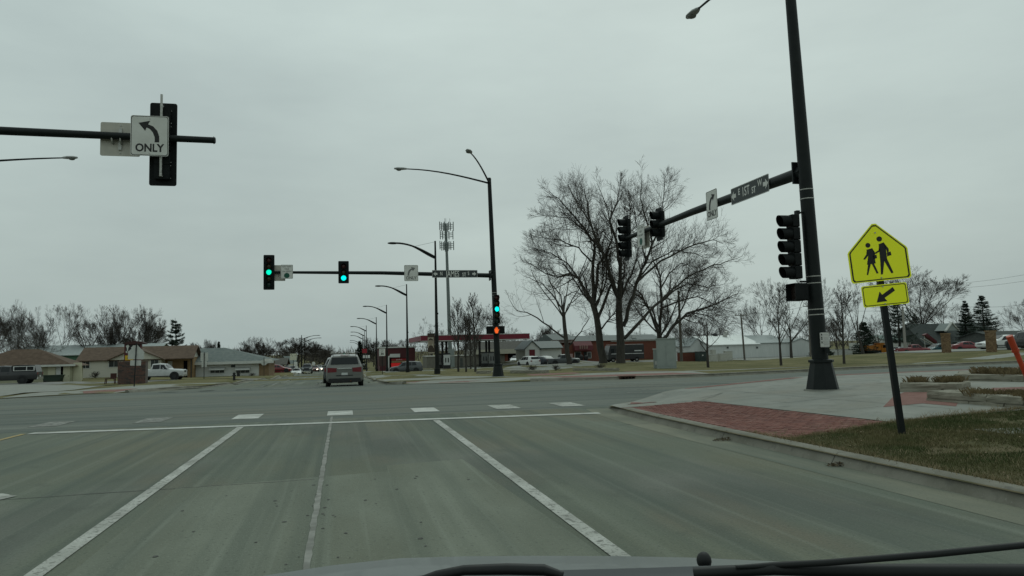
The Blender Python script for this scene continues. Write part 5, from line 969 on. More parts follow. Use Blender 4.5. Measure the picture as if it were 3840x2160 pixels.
# --- petrol station
s = Site('station_store', 'maroon petrol station store with white arch and red lit panels', 1500, 1390, 126); x0 = s.P(1425, 1380)[0]; x1 = s.P(1557, 1380)[0]; zt = s.P(1500, 1304)[1]
s.box('wall', maroon, x0, x1, 0, 12, -.5, zt); s.box('roof_edge', white_t, x0 - .15, x1 + .15, -.15, 12, zt, zt + .2); s.box('sign_beam', white_t, s.P(1462, 1335)[0], s.P(1500, 1335)[0], -.25, 0, s.P(1480, 1340)[1], s.P(1480, 1327)[1])
ax0 = s.P(1455, 1380)[0]; s.box('arch_post', white_t, ax0, ax0 + .2, -.3, 0, -.3, s.P(1457, 1336)[1]); s.part('arch_curve', white_t, MB().tube([(ax0 + .1, -.15, s.P(1457, 1345)[1]), (ax0 + .2, -.15, s.P(1460, 1337)[1]), (ax0 + .6, -.15, s.P(1465, 1333)[1])], .13, 6))
shop_red = mat('shop_red_lit', (.38, .012, .012), .5, emit=(1, .02, .015), estr=.14); s.box('lit_panel', mat('shop_banner_red', (.26, .012, .012), .5), s.P(1468, 1350)[0], s.P(1523, 1350)[0], -.06, -.02, s.P(1490, 1352)[1], s.P(1490, 1345)[1]); s.box('tan_banner', bronze, s.P(1468, 1350)[0], s.P(1523, 1350)[0], -.06, -.02, s.P(1490, 1360)[1], s.P(1490, 1353)[1]); s.box('lit_panel', shop_red, s.P(1467, 1350)[0], s.P(1503, 1350)[0], -.06, -.02, s.P(1490, 1376)[1], s.P(1490, 1361)[1])
q = s.P(1497, 1349); text("BARRY'S", .26, white_sign, s.r, q[0], -.07, q[1], 1); s.box('shopfront', void_m, s.P(1463, 1360)[0], s.P(1530, 1360)[0], -.015, .01, -.3, s.P(1490, 1343)[1])
s = Site('petrol_canopy', 'petrol station canopy with dark red fascia', 1760, 1381, 115, 'canopy'); x0 = s.P(1582, 1275)[0]; x1 = s.P(1983, 1265)[0]; zb = s.P(1700, 1276)[1]; zt = s.P(1700, 1257)[1]; dp = 22
fs = MB(); fs.bx(x0, x1, 0, .15, zb, zt); s.part('front_fascia', redfas, fs); s.box('side_fascia', redfas, x0 - .15, x0, 0, dp, zb, zt); s.box('side_fascia', redfas, x1, x1 + .15, 0, dp, zb, zt); s.box('rear_fascia', redfas, x0, x1, dp - .15, dp, zb, zt)
s.box('soffit', mat('soffit_pale', (.5, .51, .48), .8), x0, x1, .15, dp - .15, zb - .02, zb + .2); s.box('roof_deck', white_t, x0, x1, .1, dp - .15, zt - .1, zt - .02); s.box('bottom_trim', white_t, x0 - .17, x1 + .17, -.02, .16, zb - .1, zb); s.box('top_trim', white_t, x0 - .17, x1 + .17, -.02, .16, zt, zt + .07)
for px, d in ((1660, 3), (1675, 9), (1800, 3), (1836, 9), (1640, 15), (1825, 15)):
    x = s.P(px, 1380, d)[0]; s.box('column', trim_m, x - .16, x + .16, d - .16, d + .16, -.6, zb)
def pump(px, py, Y, lab, m_=None):
    r = thing('petrol_pump', onlot(px, py, Y), lab, 'petrol pump'); MB().bx(-.55, .55, -.35, .35, -.2, .55).build('base', trim_m, r); MB().bx(-.48, .48, -.3, .3, .55, 2.15).build('cabinet', m_ or mat('pump_white', (.5, .52, .5), .5, (.42, .44, .42), 3), r); MB().bx(-.52, .52, -.34, .34, 2.15, 2.35).build('top_cap', trim_m, r)
    for x in (-.2, .2): MB().prism(rr(.16, .7, .06, 3, x, 1.3), -.33, -.3).build('nozzle_panel', ink, r)
    for s_ in (-1, 1): MB().tube([(s_ * .5, 0, 1.8), (s_ * .68, 0, 1.2), (s_ * .6, 0, .5), (s_ * .5, 0, .9)], .03, 6).build('hose', trim_m, r)
gp_ = mat('pump_dull', (.16, .165, .155), .6, (.12, .125, .118), 3); pump(1676, 1383, 114, 'white petrol pump under the left end of the canopy'); pump(1818, 1378, 116, 'petrol pump under the canopy right of the saplings', gp_); pump(1650, 1383, 119, 'petrol pump behind the nearest lamp base', gp_); pump(1845, 1378, 114, 'petrol pump just left of the far signal pole', gp_)
s = Site('price_sign', 'red and white petrol price sign beside the dark spruce', 1375, 1387, 150, 'sign'); s.box('pole', trim_m, -.12, .12, 0, .2, -.4, s.P(1372, 1309)[1]); s.box('red_panel', mat('price_red', (.26, .012, .02), .5), s.P(1358, 1310)[0], s.P(1376, 1310)[0], -.1, 0, s.P(1370, 1324)[1], s.P(1370, 1308)[1]); s.box('dark_panel', trim_m, s.P(1358, 1330)[0], s.P(1388, 1330)[0], -.1, 0, s.P(1370, 1346)[1], s.P(1370, 1329)[1])
for a, b_ in ((1361, 1368), (1371, 1376), (1378, 1387)): s.box('price_tile', white_sign, s.P(a, 1335)[0], s.P(b_, 1335)[0], -.12, -.1, s.P(a, 1343)[1], s.P(a, 1332)[1])
s = Site('brick_office', 'brick office with dark shingle roof and cream fascia beyond the canopy', 1880, 1360, 165); x0 = s.P(1775, 1340)[0]; x1 = s.P(1985, 1340)[0]; zf = s.P(1900, 1310)[1]
s.box('wall', mat('office_tan_wall', (.13, .125, .105), .9, (.16, .152, .128), 2), x0, s.P(1893, 1340)[0], 0, 14, -1, zf); s.box('brick_pier', brick_r, s.P(1893, 1340)[0], s.P(1905, 1340)[0], -.05, 14, -1, zf); s.box('recess_dark_fill', void_m, s.P(1905, 1340)[0], x1, 1.5, 14, -1, zf - .3); s.box('fascia', mat('cream_fascia', (.36, .345, .28), .8), x0, x1 + .6, -1.2, -1.0, s.P(1900, 1326)[1], s.P(1900, 1309)[1]); s.part('roof', roof_dark, MB().prismx([(-1.2, s.P(1900, 1309)[1]), (7, s.P(1900, 1278)[1]), (15, s.P(1900, 1309)[1])], x0, x1 + .6))
s = Site('grey_annex', 'low grey annex building under the canopy beside the cell tower', 1690, 1372, 166); x0 = s.P(1600, 1340)[0]; x1 = s.P(1774, 1340)[0]; zf = s.P(1690, 1336)[1]; s.box('wall', MATS['office_tan_wall'], x0, x1, 0, 9, -1, zf); s.box('roof_edge', galv_m, x0 - .1, x1 + .1, -.15, 9.1, zf, zf + .18); s.box('pale_panel', mat('annex_panel', (.2, .23, .22), .7), s.P(1683, 1320)[0], s.P(1704, 1320)[0], -.1, 0, -.3, zf + 1.6); s.door(s.P(1725, 1350)[0], s.P(1735, 1350)[0], -.3, 2.0, dark_w)
# --- cell tower
s = Site('cell_tower', 'tall grey monopole cell tower with three antenna rings', 1690, 1380, 200, 'tower'); zt = s.P(1681, 838)[1]; tw = mat('tower_grey', (.13, .155, .15), .6, (.16, .185, .18), 2)
s.part('pole', tw, MB().tube([(0, 0, -1), (-.3, 0, zt * .5), (-.65, 0, zt)], [.56, .45, .30], 14), smooth=50)
for zp, n_, w_ in ((zt - .9, 9, 4.3), (s.P(1681, 882)[1], 6, 4.0), (s.P(1681, 922)[1], 9, 4.3)):
    f = MB(); ring = [(-.6 + w_ * .5 * math.cos(a), w_ * .5 * math.sin(a)) for a in (PI / 2, PI * 7 / 6, PI * 11 / 6)]
    for i in range(3):
        for dz in (-.5, .5): f.tube([(*ring[i], zp + dz), (*ring[(i + 1) % 3], zp + dz)], .05, 5)
        f.tube([(-.6, 0, zp), (*ring[i], zp)], .08, 5)
    pf = s.part('antenna_frame', tw, f)
    for i in range(n_):
        k = i / n_ * 3; a = int(k) % 3; t = k - int(k); x = ring[a][0] * (1 - t) + ring[(a + 1) % 3][0] * t; y = ring[a][1] * (1 - t) + ring[(a + 1) % 3][1] * t; s.box('antenna_panel', tw, x - .11, x + .11, y - .08, y + .08, zp - 1.3 + .2 * (i % 2), zp + 1.2, pf)
for x in (-.9, -.6, .5): s.part('whip_aerial', tw, MB().tube([(x, 0, zt), (x, 0, zt + 1.4)], .05, 4))
# --- white shed, red shop, brick hall
s = Site('white_shed', 'white gabled shed with red door and dark green roof', 2030, 1351, 124); x0 = s.P(1970, 1340)[0]; xm = s.P(2024, 1340)[0]; x1 = s.P(2112, 1340)[0]; zw = s.P(2000, 1307)[1]; zp = s.P(1997, 1280)[1]
s.box('wall', siding_w, x0, xm, 0, 7, -.8, zw); s.gable_y(roof_green, x0, xm, 0, 7, zw, zp - zw, .25, siding_w, .15, 'front_gable_roof'); s.box('side_wall', siding_w, xm - .1, x1, 1.0, 6, -.8, zw); s.gable_x(roof_green, xm - 1.2, x1, .6, 6.2, zw, zp - zw - .1, .2, siding_w)
s.door(s.P(1985, 1330)[0], s.P(2006, 1330)[0], -.4, s.P(1995, 1311)[1], red_door); s.box('door_track', white_t, s.P(1981, 1330)[0], s.P(2011, 1330)[0], -.1, -.06, s.P(1995, 1311)[1], s.P(1995, 1308)[1])
s = Site('brick_hall', 'long red brick hall with green metal roof behind the big trees', 2320, 1354, 134); x0 = s.P(2110, 1340)[0]; x1 = s.P(2478, 1340)[0]; zw = s.P(2400, 1274)[1]; zr = s.P(2400, 1261)[1]
s.box('wall', brick_r, x0, x1, 0, 18, -1, zw); s.box('white_band', white_t, s.P(2290, 1270)[0], x1 + .1, -.1, 0, zw - .25, zw); s.part('roof', roof_green, MB().prismx([(-.4, zw), (4, zr + .4), (14, zr + .4), (18.4, zw)], x0 - .3, x1 + .3)); s.box('roof_unit', siding_w, s.P(2380, 1270)[0], s.P(2395, 1270)[0], 1, 2, zw + .05, zw + .8); s.box('upper_white_wall', siding_w, s.P(2065, 1280)[0], s.P(2150, 1280)[0], -1.0, 0, s.P(2100, 1286)[1], s.P(2100, 1274)[1])
s.part('side_roof', roof_green, MB().prismx([(-2.2, s.P(2100, 1275)[1]), (3, s.P(2100, 1252)[1]), (5, s.P(2100, 1252)[1]), (5, s.P(2100, 1275)[1])], s.P(2062, 1270)[0], s.P(2150, 1270)[0]))
s = Site('red_shop', 'low dark red shop with awning sign left of the big trees', 2180, 1362, 128); x0 = s.P(2118, 1340)[0]; x1 = s.P(2260, 1340)[0]; zw = s.P(2200, 1292)[1]
s.box('wall', brick_r, x0, x1, 0, 5, -.8, zw); s.part('awning_sign', mat('awning_red', (.075, .010, .014), .7, (.10, .014, .018), 2), MB().prismx([(-1.3, s.P(2180, 1314)[1]), (-1.1, s.P(2180, 1296)[1]), (0, s.P(2180, 1280)[1]), (0, s.P(2180, 1314)[1])], s.P(2148, 1300)[0], s.P(2216, 1300)[0]))
for i, w_ in enumerate((.35, .3, .3, .35)): x = s.P(2165, 1305)[0] + i * .42; s.box('faded_letter', mat('faded_letter_cream', (.2, .12, .1), .8), x, x + w_ * .75, -1.36, -1.32, s.P(2180, 1309)[1], s.P(2180, 1296)[1])
s.window(s.P(2156, 1335)[0], s.P(2178, 1335)[0], s.P(2160, 1342)[1], s.P(2160, 1321)[1]); s.door(s.P(2189, 1335)[0], s.P(2200, 1335)[0], -.2, 2.0, pane_m); s.window(s.P(2203, 1335)[0], s.P(2216, 1335)[0], s.P(2210, 1342)[1], s.P(2210, 1321)[1], 0, None, 3); s.box('poster', mat('poster_pale', (.45, .3, .28), .7), s.P(2138, 1335)[0], s.P(2148, 1335)[0], -.04, 0, s.P(2140, 1340)[1], s.P(2140, 1327)[1])
for i, px in enumerate((2180, 2198)):
    o = tag(MB().ball((0, 0, .55), .4, .35, .55, 10, 6).ball((.1, -.3, .75), .14, .1, .14, 8, 5).build('litter_bin', trim_m, smooth=60), ('black bin with pale lid left of the shop door', 'black bin with pale lid right of the shop door')[i], 'bin'); o.location = onlot(px, 1361, 125.5)
# --- white metal building and equipment
s = Site('white_metal_building', 'long low white metal building behind the saplings', 2850, 1342, 117); x0 = s.P(2665, 1320)[0]; xa = s.P(2845, 1320)[0]; x1 = s.P(3035, 1320)[0]; zw = s.P(2750, 1292)[1]; zr = s.P(2750, 1271)[1]
s.box('wall', metal_w, x0, xa, 0, 12, -1, zw); s.gable_x(mat('roof_white_metal', (.62, .64, .62), .5, (.68, .70, .68), 1.5), x0, xa, 0, 12, zw, zr - zw + .6, .3, metal_w); xg = s.P(2965, 1320)[0]
s.box('wing_wall', metal_w, xa, xg, .3, 12, -1, zw + .1); s.gable_x(roof_metal, xa, xg, .3, 12, zw + .1, zr - zw + .4, .2, metal_w, name='wing_roof'); s.box('end_wall', metal_w, xg, x1, -.5, 10, -1, zw + .15); s.gable_y(roof_metal, xg, x1, -.5, 10, zw + .15, s.P(2995, 1270)[1] - zw - .15, .15, metal_w, name='end_gable_roof')
xw = s.P(2620, 1320)[0]; s.box('left_wall', metal_w, xw, x0, 3, 11, -1, s.P(2640, 1295)[1]); s.gable_y(roof_metal, xw, x0 + .4, 3, 11, s.P(2640, 1295)[1], 1.2, .2, metal_w, name='left_gable_roof')
for px in (2728, 2838): s.window(s.P(px - 4, 1300)[0], s.P(px + 4, 1300)[0], s.P(px, 1307)[1], s.P(px, 1300)[1])
s.part('roof_cowl', galv_m, MB().tube([(s.P(2773, 1275)[0], 5, zw), (s.P(2773, 1275)[0], 5, zr + .7), (s.P(2777, 1275)[0], 5, zr + 1.1), (s.P(2784, 1275)[0], 5, zr + 1.15)], [.4, .4, .38, .35], 8)); s.part('roof_vent', trim_m, MB().ball((s.P(2745, 1268)[0], 6, zr + .7), .55, .5, .5, 8, 5)); s.box('foundation', walk_m, x0, x1, -.56, -.52, -1, .1)
s = Site('brick_wall', 'low red brick enclosure wall left of the green dumpster', 2590, 1358, 104, 'wall'); s.box('wall', brick_r, s.P(2543, 1340)[0], s.P(2625, 1340)[0], 0, .3, -.5, s.P(2590, 1322)[1]); s.box('coping', walk_m, s.P(2543, 1340)[0] - .03, s.P(2625, 1340)[0] + .03, -.05, .35, s.P(2590, 1322)[1], s.P(2590, 1321)[1] + .05)
s = Site('dumpster', 'dark green dumpster beside the low brick wall', 2637, 1356, 102, 'dumpster'); s.box('bin', mat('dumpster_green', (.03, .048, .045), .7, (.04, .06, .055), 3), s.P(2624, 1340)[0], s.P(2651, 1340)[0], 0, 1.5, -.1, s.P(2637, 1320)[1]); s.box('lid', trim_m, s.P(2623, 1340)[0], s.P(2652, 1340)[0], -.05, 1.55, s.P(2637, 1320)[1], s.P(2637, 1320)[1] + .08); s.box('label_patch', white_sign, s.P(2633, 1340)[0], s.P(2638, 1340)[0], -.02, 0, s.P(2637, 1334)[1], s.P(2637, 1330)[1])
eq = mat('equipment_beige', (.42, .42, .37), .7, (.48, .48, .42), 3)
for i, (a, b_, t, lab) in enumerate(((2662, 2692, 1331, 'small beige equipment box by the sapling trunk'), (2672, 2686, 1313, 'tall narrow beige equipment box by the sapling trunk'), (2698, 2727, 1327, 'wide beige equipment cabinet before the white building'), (2723, 2748, 1318, 'tall beige equipment cabinet before the white building'))):
    s = Site('equipment_cabinet', lab, (a + b_) / 2, 1354, 98 + .8 * i, 'cabinet'); x0, x1 = s.P(a, 1350)[0], s.P(b_, 1350)[0]; z = s.P(a, t)[1]; s.box('housing', eq, x0, x1, 0, .7, -.2, z); s.box('lid', white_t, x0 - .05, x1 + .05, -.05, .75, z, z + .07); s.box('door_panel', eq, x0 + .1, x1 - .1, -.03, 0, .15, z - .15)
# big grey traffic cabinets on the far corner lawn
gc = mat('cabinet_grey', (.235, .265, .25), .55, (.265, .295, .275), 2.5); q = GP(2520, 1381); r = thing('control_cabinet', (q.x, q.y, lot(q.x, q.y)), 'taller grey traffic control cabinet on the far lawn', 'cabinet', -.42); MB().bx(-1.02, .32, 0, .9, -.1, 2.02).build('housing', gc, r); MB().bx(-1.06, .36, -.04, .94, 2.02, 2.10).build('lid', gc, r); MB().bx(-.33, .26, -.02, 0, .15, 1.9).build('door', gc, r); MB().bx(-.95, -.42, -.02, 0, .15, 1.9).build('door', gc, r)
q = GP(2474, 1380); r = thing('control_cabinet', (q.x, q.y - .5, lot(q.x, q.y)), 'shorter grey traffic control cabinet left of the taller one', 'cabinet', -.42); MB().bx(-.62, .40, 0, .6, -.1, 1.32).build('housing', gc, r); MB().bx(-.65, .43, -.04, .64, 1.32, 1.38).build('lid', white_t, r); MB().bx(-.52, -.32, -.015, 0, .25, .5).build('vent', white_t, r); MB().bx(.22, .36, -.02, 0, 1.08, 1.24).build('meter_window', trim_m, r)
# --- right hand side
s = Site('white_wall', 'long white wall behind the orange dump truck', 3180, 1335, 134, 'wall'); s.box('wall', metal_w, s.P(3112, 1320)[0], s.P(3300, 1320)[0], 0, .3, -.5, s.P(3180, 1309)[1]); s.box('coping', white_t, s.P(3112, 1320)[0], s.P(3300, 1320)[0], -.06, .36, s.P(3180, 1309)[1], s.P(3180, 1308)[1])
s = Site('white_garage', 'white garage with pale green roof behind the red pickup', 3400, 1330, 142); x0 = s.P(3335, 1320)[0]; x1 = s.P(3457, 1320)[0]; zw = s.P(3400, 1280)[1]; s.box('wall', siding_w, x0, x1, 0, 9, -1, zw); s.gable_x(mat('roof_pale_green', (.11, .165, .145), .6, (.135, .19, .17), 2), x0, x1, 0, 9, zw, s.P(3400, 1256)[1] - zw, .3, siding_w); s.box('side_shed', siding_w, s.P(3253, 1320)[0], x0, 2, 6, -1, s.P(3300, 1284)[1])
s = Site('dark_house', 'dark green house with white trimmed gable behind the parked cars', 3580, 1322, 138); x0 = s.P(3470, 1310)[0]; x1 = s.P(3760, 1310)[0]; zw = s.P(3600, 1282)[1]; s.box('wall', dark_w, x0, x1, 0, 10, -1, zw); s.gable_x(roof_grey if False else shingle('roof_dark_green', (.035, .043, .04), (.05, .058, .054)), x0, x1, 0, 10, zw, s.P(3600, 1212)[1] - zw, .6, dark_w)
xa, xb = s.P(3543, 1240)[0], s.P(3588, 1240)[0]; za, zp = s.P(3560, 1240)[1], s.P(3563, 1212)[1]; s.part('dormer', mat('dormer_pale', (.24, .27, .26), .8), MB().prism([(xa, za), (xb, za), ((xa + xb) / 2, zp)], -.4, 3)); s.gable_y(white_t, xa, xb, -.5, -.2, za, zp - za, .15, None, .28, 'dormer_trim'); s.box('porch_roof', roof_grey, s.P(3570, 1290)[0], s.P(3615, 1290)[0], -2.5, 0, s.P(3590, 1284)[1], s.P(3590, 1281)[1])
for px in (3577, 3590, 3608): s.box('porch_post', white_t, s.P(px, 1300)[0] - .12, s.P(px, 1300)[0] + .12, -2.4, -2.2, -1, s.P(px, 1284)[1])
s = Site('long_low_house', 'low dark house roof behind the right brick pillar', 3790, 1305, 110); x0 = s.P(3735, 1290)[0]; x1 = s.P(4000, 1290)[0]; zw = s.P(3800, 1262)[1]; s.box('wall', dark_w, x0, x1, 0, 8, -1, zw); s.gable_x(MATS['roof_dark_green'], x0, x1, 0, 8, zw, s.P(3800, 1242)[1] - zw, .4, dark_w)
s = Site('red_slide', 'dark red play slide with white rails before the dark house', 3495, 1322, 128, 'slide'); x0, x1 = s.P(3470, 1300)[0], s.P(3515, 1300)[0]; za, zb2 = s.P(3470, 1256)[1], s.P(3515, 1288)[1]
s.part('chute', mat('slide_red', (.09, .016, .02), .6), MB().prism([(x0, za), (x0 + .7, za + .3), (x1, zb2 + .5), (x1, zb2 - .1)], 0, .8))
for y in (-.05, .85): s.part('rail', white_t, MB().tube([(x0 - .2, y, za - .7), (x1 - .4, y, zb2 - .3)], .07, 6))
for x, z in ((x0 + .3, za - .1), (x1 - .3, zb2)): s.part('leg', galv_m, MB().tube([(x, .4, -.3), (x, .4, z)], .06, 6))
for i, (px, py, Y, w, t) in enumerate(((3559, 1323, 54, .52, 1249), (3730, 1320, 45.5, .50, 1239))):
    s = Site('brick_pillar', ('left brick gate pillar beyond the cross street', 'right brick gate pillar in front of the white sedan')[i], px, py, Y, 'pillar'); z = s.P(px, t)[1]; s.box('core', tan_b, -w / 2 + .015, w / 2 - .015, .015, w - .015, -.2, z - .1); z_ = 0; bs = [MB(), MB()]; j = 0; rnd = random.Random(i)
    while z_ < z - .14:
        for k in range(3):
            for f in range(2): bs[rnd.randint(0, 1)].bx(-w / 2 + k * w / 3 + .006, -w / 2 + (k + 1) * w / 3 - .006, (0 if f == 0 else w - .03), (.03 if f == 0 else w), z_ + .006, z_ + .085)
            for sx in (-1, 1): bs[rnd.randint(0, 1)].bx(sx * (w / 2), sx * (w / 2 - .03), k * w / 3 + .006, (k + 1) * w / 3 - .006, z_ + .006, z_ + .085)
        z_ += .092; j += 1
    s.part('bricks', tan_b, bs[0])['kind'] = 'stuff'; s.part('bricks', mat('tan_brick_dark', (.125, .08, .045), .95, (.17, .11, .065), 8), bs[1])['kind'] = 'stuff'; s.box('cap', tan_b, -w / 2 - .03, w / 2 + .03, -.03, w + .03, z - .1, z); 
MB().box(.32, .25, s.P(3730, 1245)[1], .12, .2, .16).build('lamp', trim_m, s.r)
# utility poles, wires
wood = mat('weathered_pole', (.10, .09, .075), .95, (.14, .125, .105), 3, (6, 6, .4))
def upole(px, py, Y, tpx, tpy, lab, cross=True, r_=.13, m_=None):
    q, t = PY(px, py, Y), PY(tpx, tpy, Y); r = thing('utility_pole', (q.x, q.y, lot(q.x, q.y)), lab, 'utility pole'); d = t - Vector(r.location)
    MB().tube([(0, 0, -.4), (d.x * .5, d.y * .5, d.z * .5), tuple(d)], [r_ * 1.2, r_, r_ * .8], 8).build('pole', m_ or wood, r, smooth=50)
    if cross:
        MB().box(d.x, d.y, d.z - .25, 2.4, .12, .12, .3).build('crossarm', wood, r)
        for k in (-1.1, -.5, .5, 1.1): MB().tube([(d.x + k * math.cos(.3), d.y + k * math.sin(.3), d.z - .2), (d.x + k * math.cos(.3), d.y + k * math.sin(.3), d.z)], .04, 6).build('insulator', galv_m, r)
    return r
upole(2793, 1350, 100, 2778, 1176, 'wooden utility pole with crossarm before the white metal building'); upole(3040, 1340, 106, 3031, 1143, 'wooden utility pole just left of the tall near pole'); upole(2556, 1357, 101, 2544, 1090, 'tall wooden utility pole behind the traffic cabinets', False, .2)
r = upole(3394, 1290, 120, 3384, 1150, 'pale concrete lamp pole with curved arm right of the school sign', False, .22, mat('concrete_pole', (.27, .26, .23), .9)); q = Vector(r.location); t = PY(3384, 1158, 120) - q; e = PY(3440, 1152, 120) - q; MB().tube([t, t.lerp(e, .4) + Vector((0, 0, .5)), e], .07, 6).build('lamp_arm', galv_m, r); MB().ball(e + Vector((.3, 0, 0)), .4, .2, .12, 8, 5).build('lamp_head', lumi_m, r)
upole(2400, 1330, 200, 2400, 1215, 'distant utility pole with transformer above the brick hall', True); upole(585, 1320, 180, 585, 1258, 'distant utility pole between bare trees and left evergreen', True)
def wire(lab, *pts):
    P = [PY(*p) for p in pts]; out_ = []
    for a, b in zip(P, P[1:]):
        for i in range(8): t = i / 8; w = a.lerp(b, t); w.z -= .35 * math.sin(PI * t); out_.append(w)
    out_.append(P[-1]); r = thing('overhead_wire', P[0], lab, 'wire'); MB().tube([p - P[0] for p in out_], .016, 4, False).build('cable', trim_m, r)
wire('highest overhead wire at the upper right edge', (3040, 1150, 106), (3480, 1070, 104), (3900, 1020, 100)); wire('middle overhead wire at the upper right edge', (3040, 1155, 106), (3480, 1085, 104), (3900, 1045, 100)); wire('lowest overhead wire at the right edge', (3040, 1165, 106), (3600, 1150, 104), (3900, 1135, 100)); wire('upper overhead wire between the two wooden poles', (2546, 1095, 101), (2778, 1178, 100), (3031, 1146, 106)); wire('lower overhead wire between the two wooden poles', (2548, 1170, 101), (2783, 1215, 100), (3033, 1215, 106))
# small street items on the left
s = Site('park_bench', 'small dark red bench frame left of the brick monument', 413, 1440, 74, 'bench'); bm3 = mat('bench_red', (.055, .02, .016), .8); s.box('seat', bm3, -.45, .35, 0, .5, .45, .52); s.box('backrest', bm3, -.1, .4, .4, .5, .5, .95)
for x in (-.4, .3):
    for y in (.05, .45): s.part('leg', bm3, MB().tube([(x * 1.2, y, -.1), (x, y, .46)], .04, 6))
s = Site('wheeled_bin', 'dark green bin by the beige garage doors', 195, 1436, 95, 'bin'); dg = mat('bin_green', (.012, .026, .016), .6); s.part('tub', dg, MB().prism([(-.9, .1), (.75, .1), (1.0, .8), (-1.0, .8)], 0, .9)); s.box('lid', dg, -1.05, 1.05, -.05, .95, .8, .9)
for x in (-.7, .7): s.part('wheel', tyre_m, MB().disc(x, -.02, .12, .14, .1, 10))
s = Site('fire_hydrant', 'small dark hydrant on the kerb before the white building', 878, 1426, 66, 'hydrant'); s.part('barrel', trim_m, MB().tube([(0, 0, -.1), (0, 0, .5), (0, 0, .6), (0, 0, .68)], [.1, .1, .12, .05], 8)); s.part('outlet', trim_m, MB().tube([(-.16, 0, .4), (.16, 0, .4)], .05, 6))
s = Site('bollard', 'black bollard before the white building', 894, 1409, 104, 'bollard'); s.part('post', trim_m, MB().tube([(0, 0, -.1), (0, 0, .85)], .2, 8)); s.part('cap', trim_m, MB().ball((0, 0, .85), .2, .2, .12, 8, 5))
# ================================================================== TREES
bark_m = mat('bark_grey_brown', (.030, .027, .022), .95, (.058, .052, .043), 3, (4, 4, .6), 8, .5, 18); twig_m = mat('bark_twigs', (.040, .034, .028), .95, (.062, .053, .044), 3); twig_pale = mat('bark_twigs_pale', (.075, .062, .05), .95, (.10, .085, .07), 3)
needle_m = mat('conifer_needles', (.016, .028, .02), .9, (.03, .046, .03), 1.5, spec=.2); needle_b = mat('pine_needles', (.026, .042, .033), .9, (.05, .068, .05), 1.5, spec=.2); shrub_m = mat('shrub_twigs', (.075, .05, .032), .95, (.12, .085, .055), 3)
class Grow:
    def __init__(s, seed, maxl, kids, ratio, ang, up_, jit, steps=(6, 6, 5, 4, 2, 2), sides=(9, 6, 4, 3, 3, 3), rr_=.58, rmin=.012, t0=.22):
        s.r = random.Random(seed); s.trunk = MB(); s.crown = MB(); s.maxl = maxl; s.kids = kids; s.ratio = ratio; s.ang = ang; s.up = up_; s.jit = jit; s.steps = steps; s.sides = sides; s.rr = rr_; s.rmin = rmin; s.t0 = t0
    def rv(s): return Vector((s.r.gauss(0, 1), s.r.gauss(0, 1), s.r.gauss(0, 1)))
    def limb(s, pts, ra, rb, lvl, L=None, spawn=True, t0=None):
        k = len(pts); rad = [ra + (rb - ra) * i / (k - 1) for i in range(k)]; (s.trunk if lvl <= 1 else s.crown).tube(pts, rad, s.sides[lvl], False)
        if not spawn or lvl >= s.maxl: return
        ln = sum((pts[i + 1] - pts[i]).length for i in range(k - 1)) if L is None else L; n = s.kids[lvl]; t0 = s.t0 if t0 is None else t0
        for j in range(n):
            t = t0 + (1 - t0) * (j + s.r.random()) / n if j < n - 1 else .99; f = t * (k - 1); i = min(int(f), k - 2); f -= i
            p = pts[i].lerp(pts[i + 1], f); d = (pts[i + 1] - pts[i]).normalized(); a = d.cross(s.rv()).normalized(); g = math.radians(s.r.uniform(.6, 1.25) * s.ang[lvl]) * (.5 if t > .95 else 1)
            nd = d * math.cos(g) + a * math.sin(g); l = ln * s.ratio[lvl] * ((1.2 - .55 * t) if lvl != 1 or L is None else (1.3 - .9 * t)) * s.r.uniform(.7, 1.25); s.go(p, nd, l, max(s.rmin, (rad[i] + (rad[i + 1] - rad[i]) * f) * s.rr), lvl + 1)
    def go(s, p, d, L, r, lvl):
        n = s.steps[lvl]; pts = [p.copy()]; d = d.normalized()
        for i in range(n):
            d = (d + s.rv() * s.jit[lvl] + Vector((0, 0, s.up[lvl]))).normalized(); p = p + d * (L / n); pts.append(p)
        s.limb(pts, r, max(s.rmin * .6, r * .28), lvl, L)
def finish(g, name, label, loc, tm=None, cm=None, cat='tree'):
    r = thing(name, loc, label, cat); g.trunk.build('trunk', tm or bark_m, r, smooth=60, fix=False); g.crown.build('crown', cm or twig_m, r, smooth=60, fix=False); return r
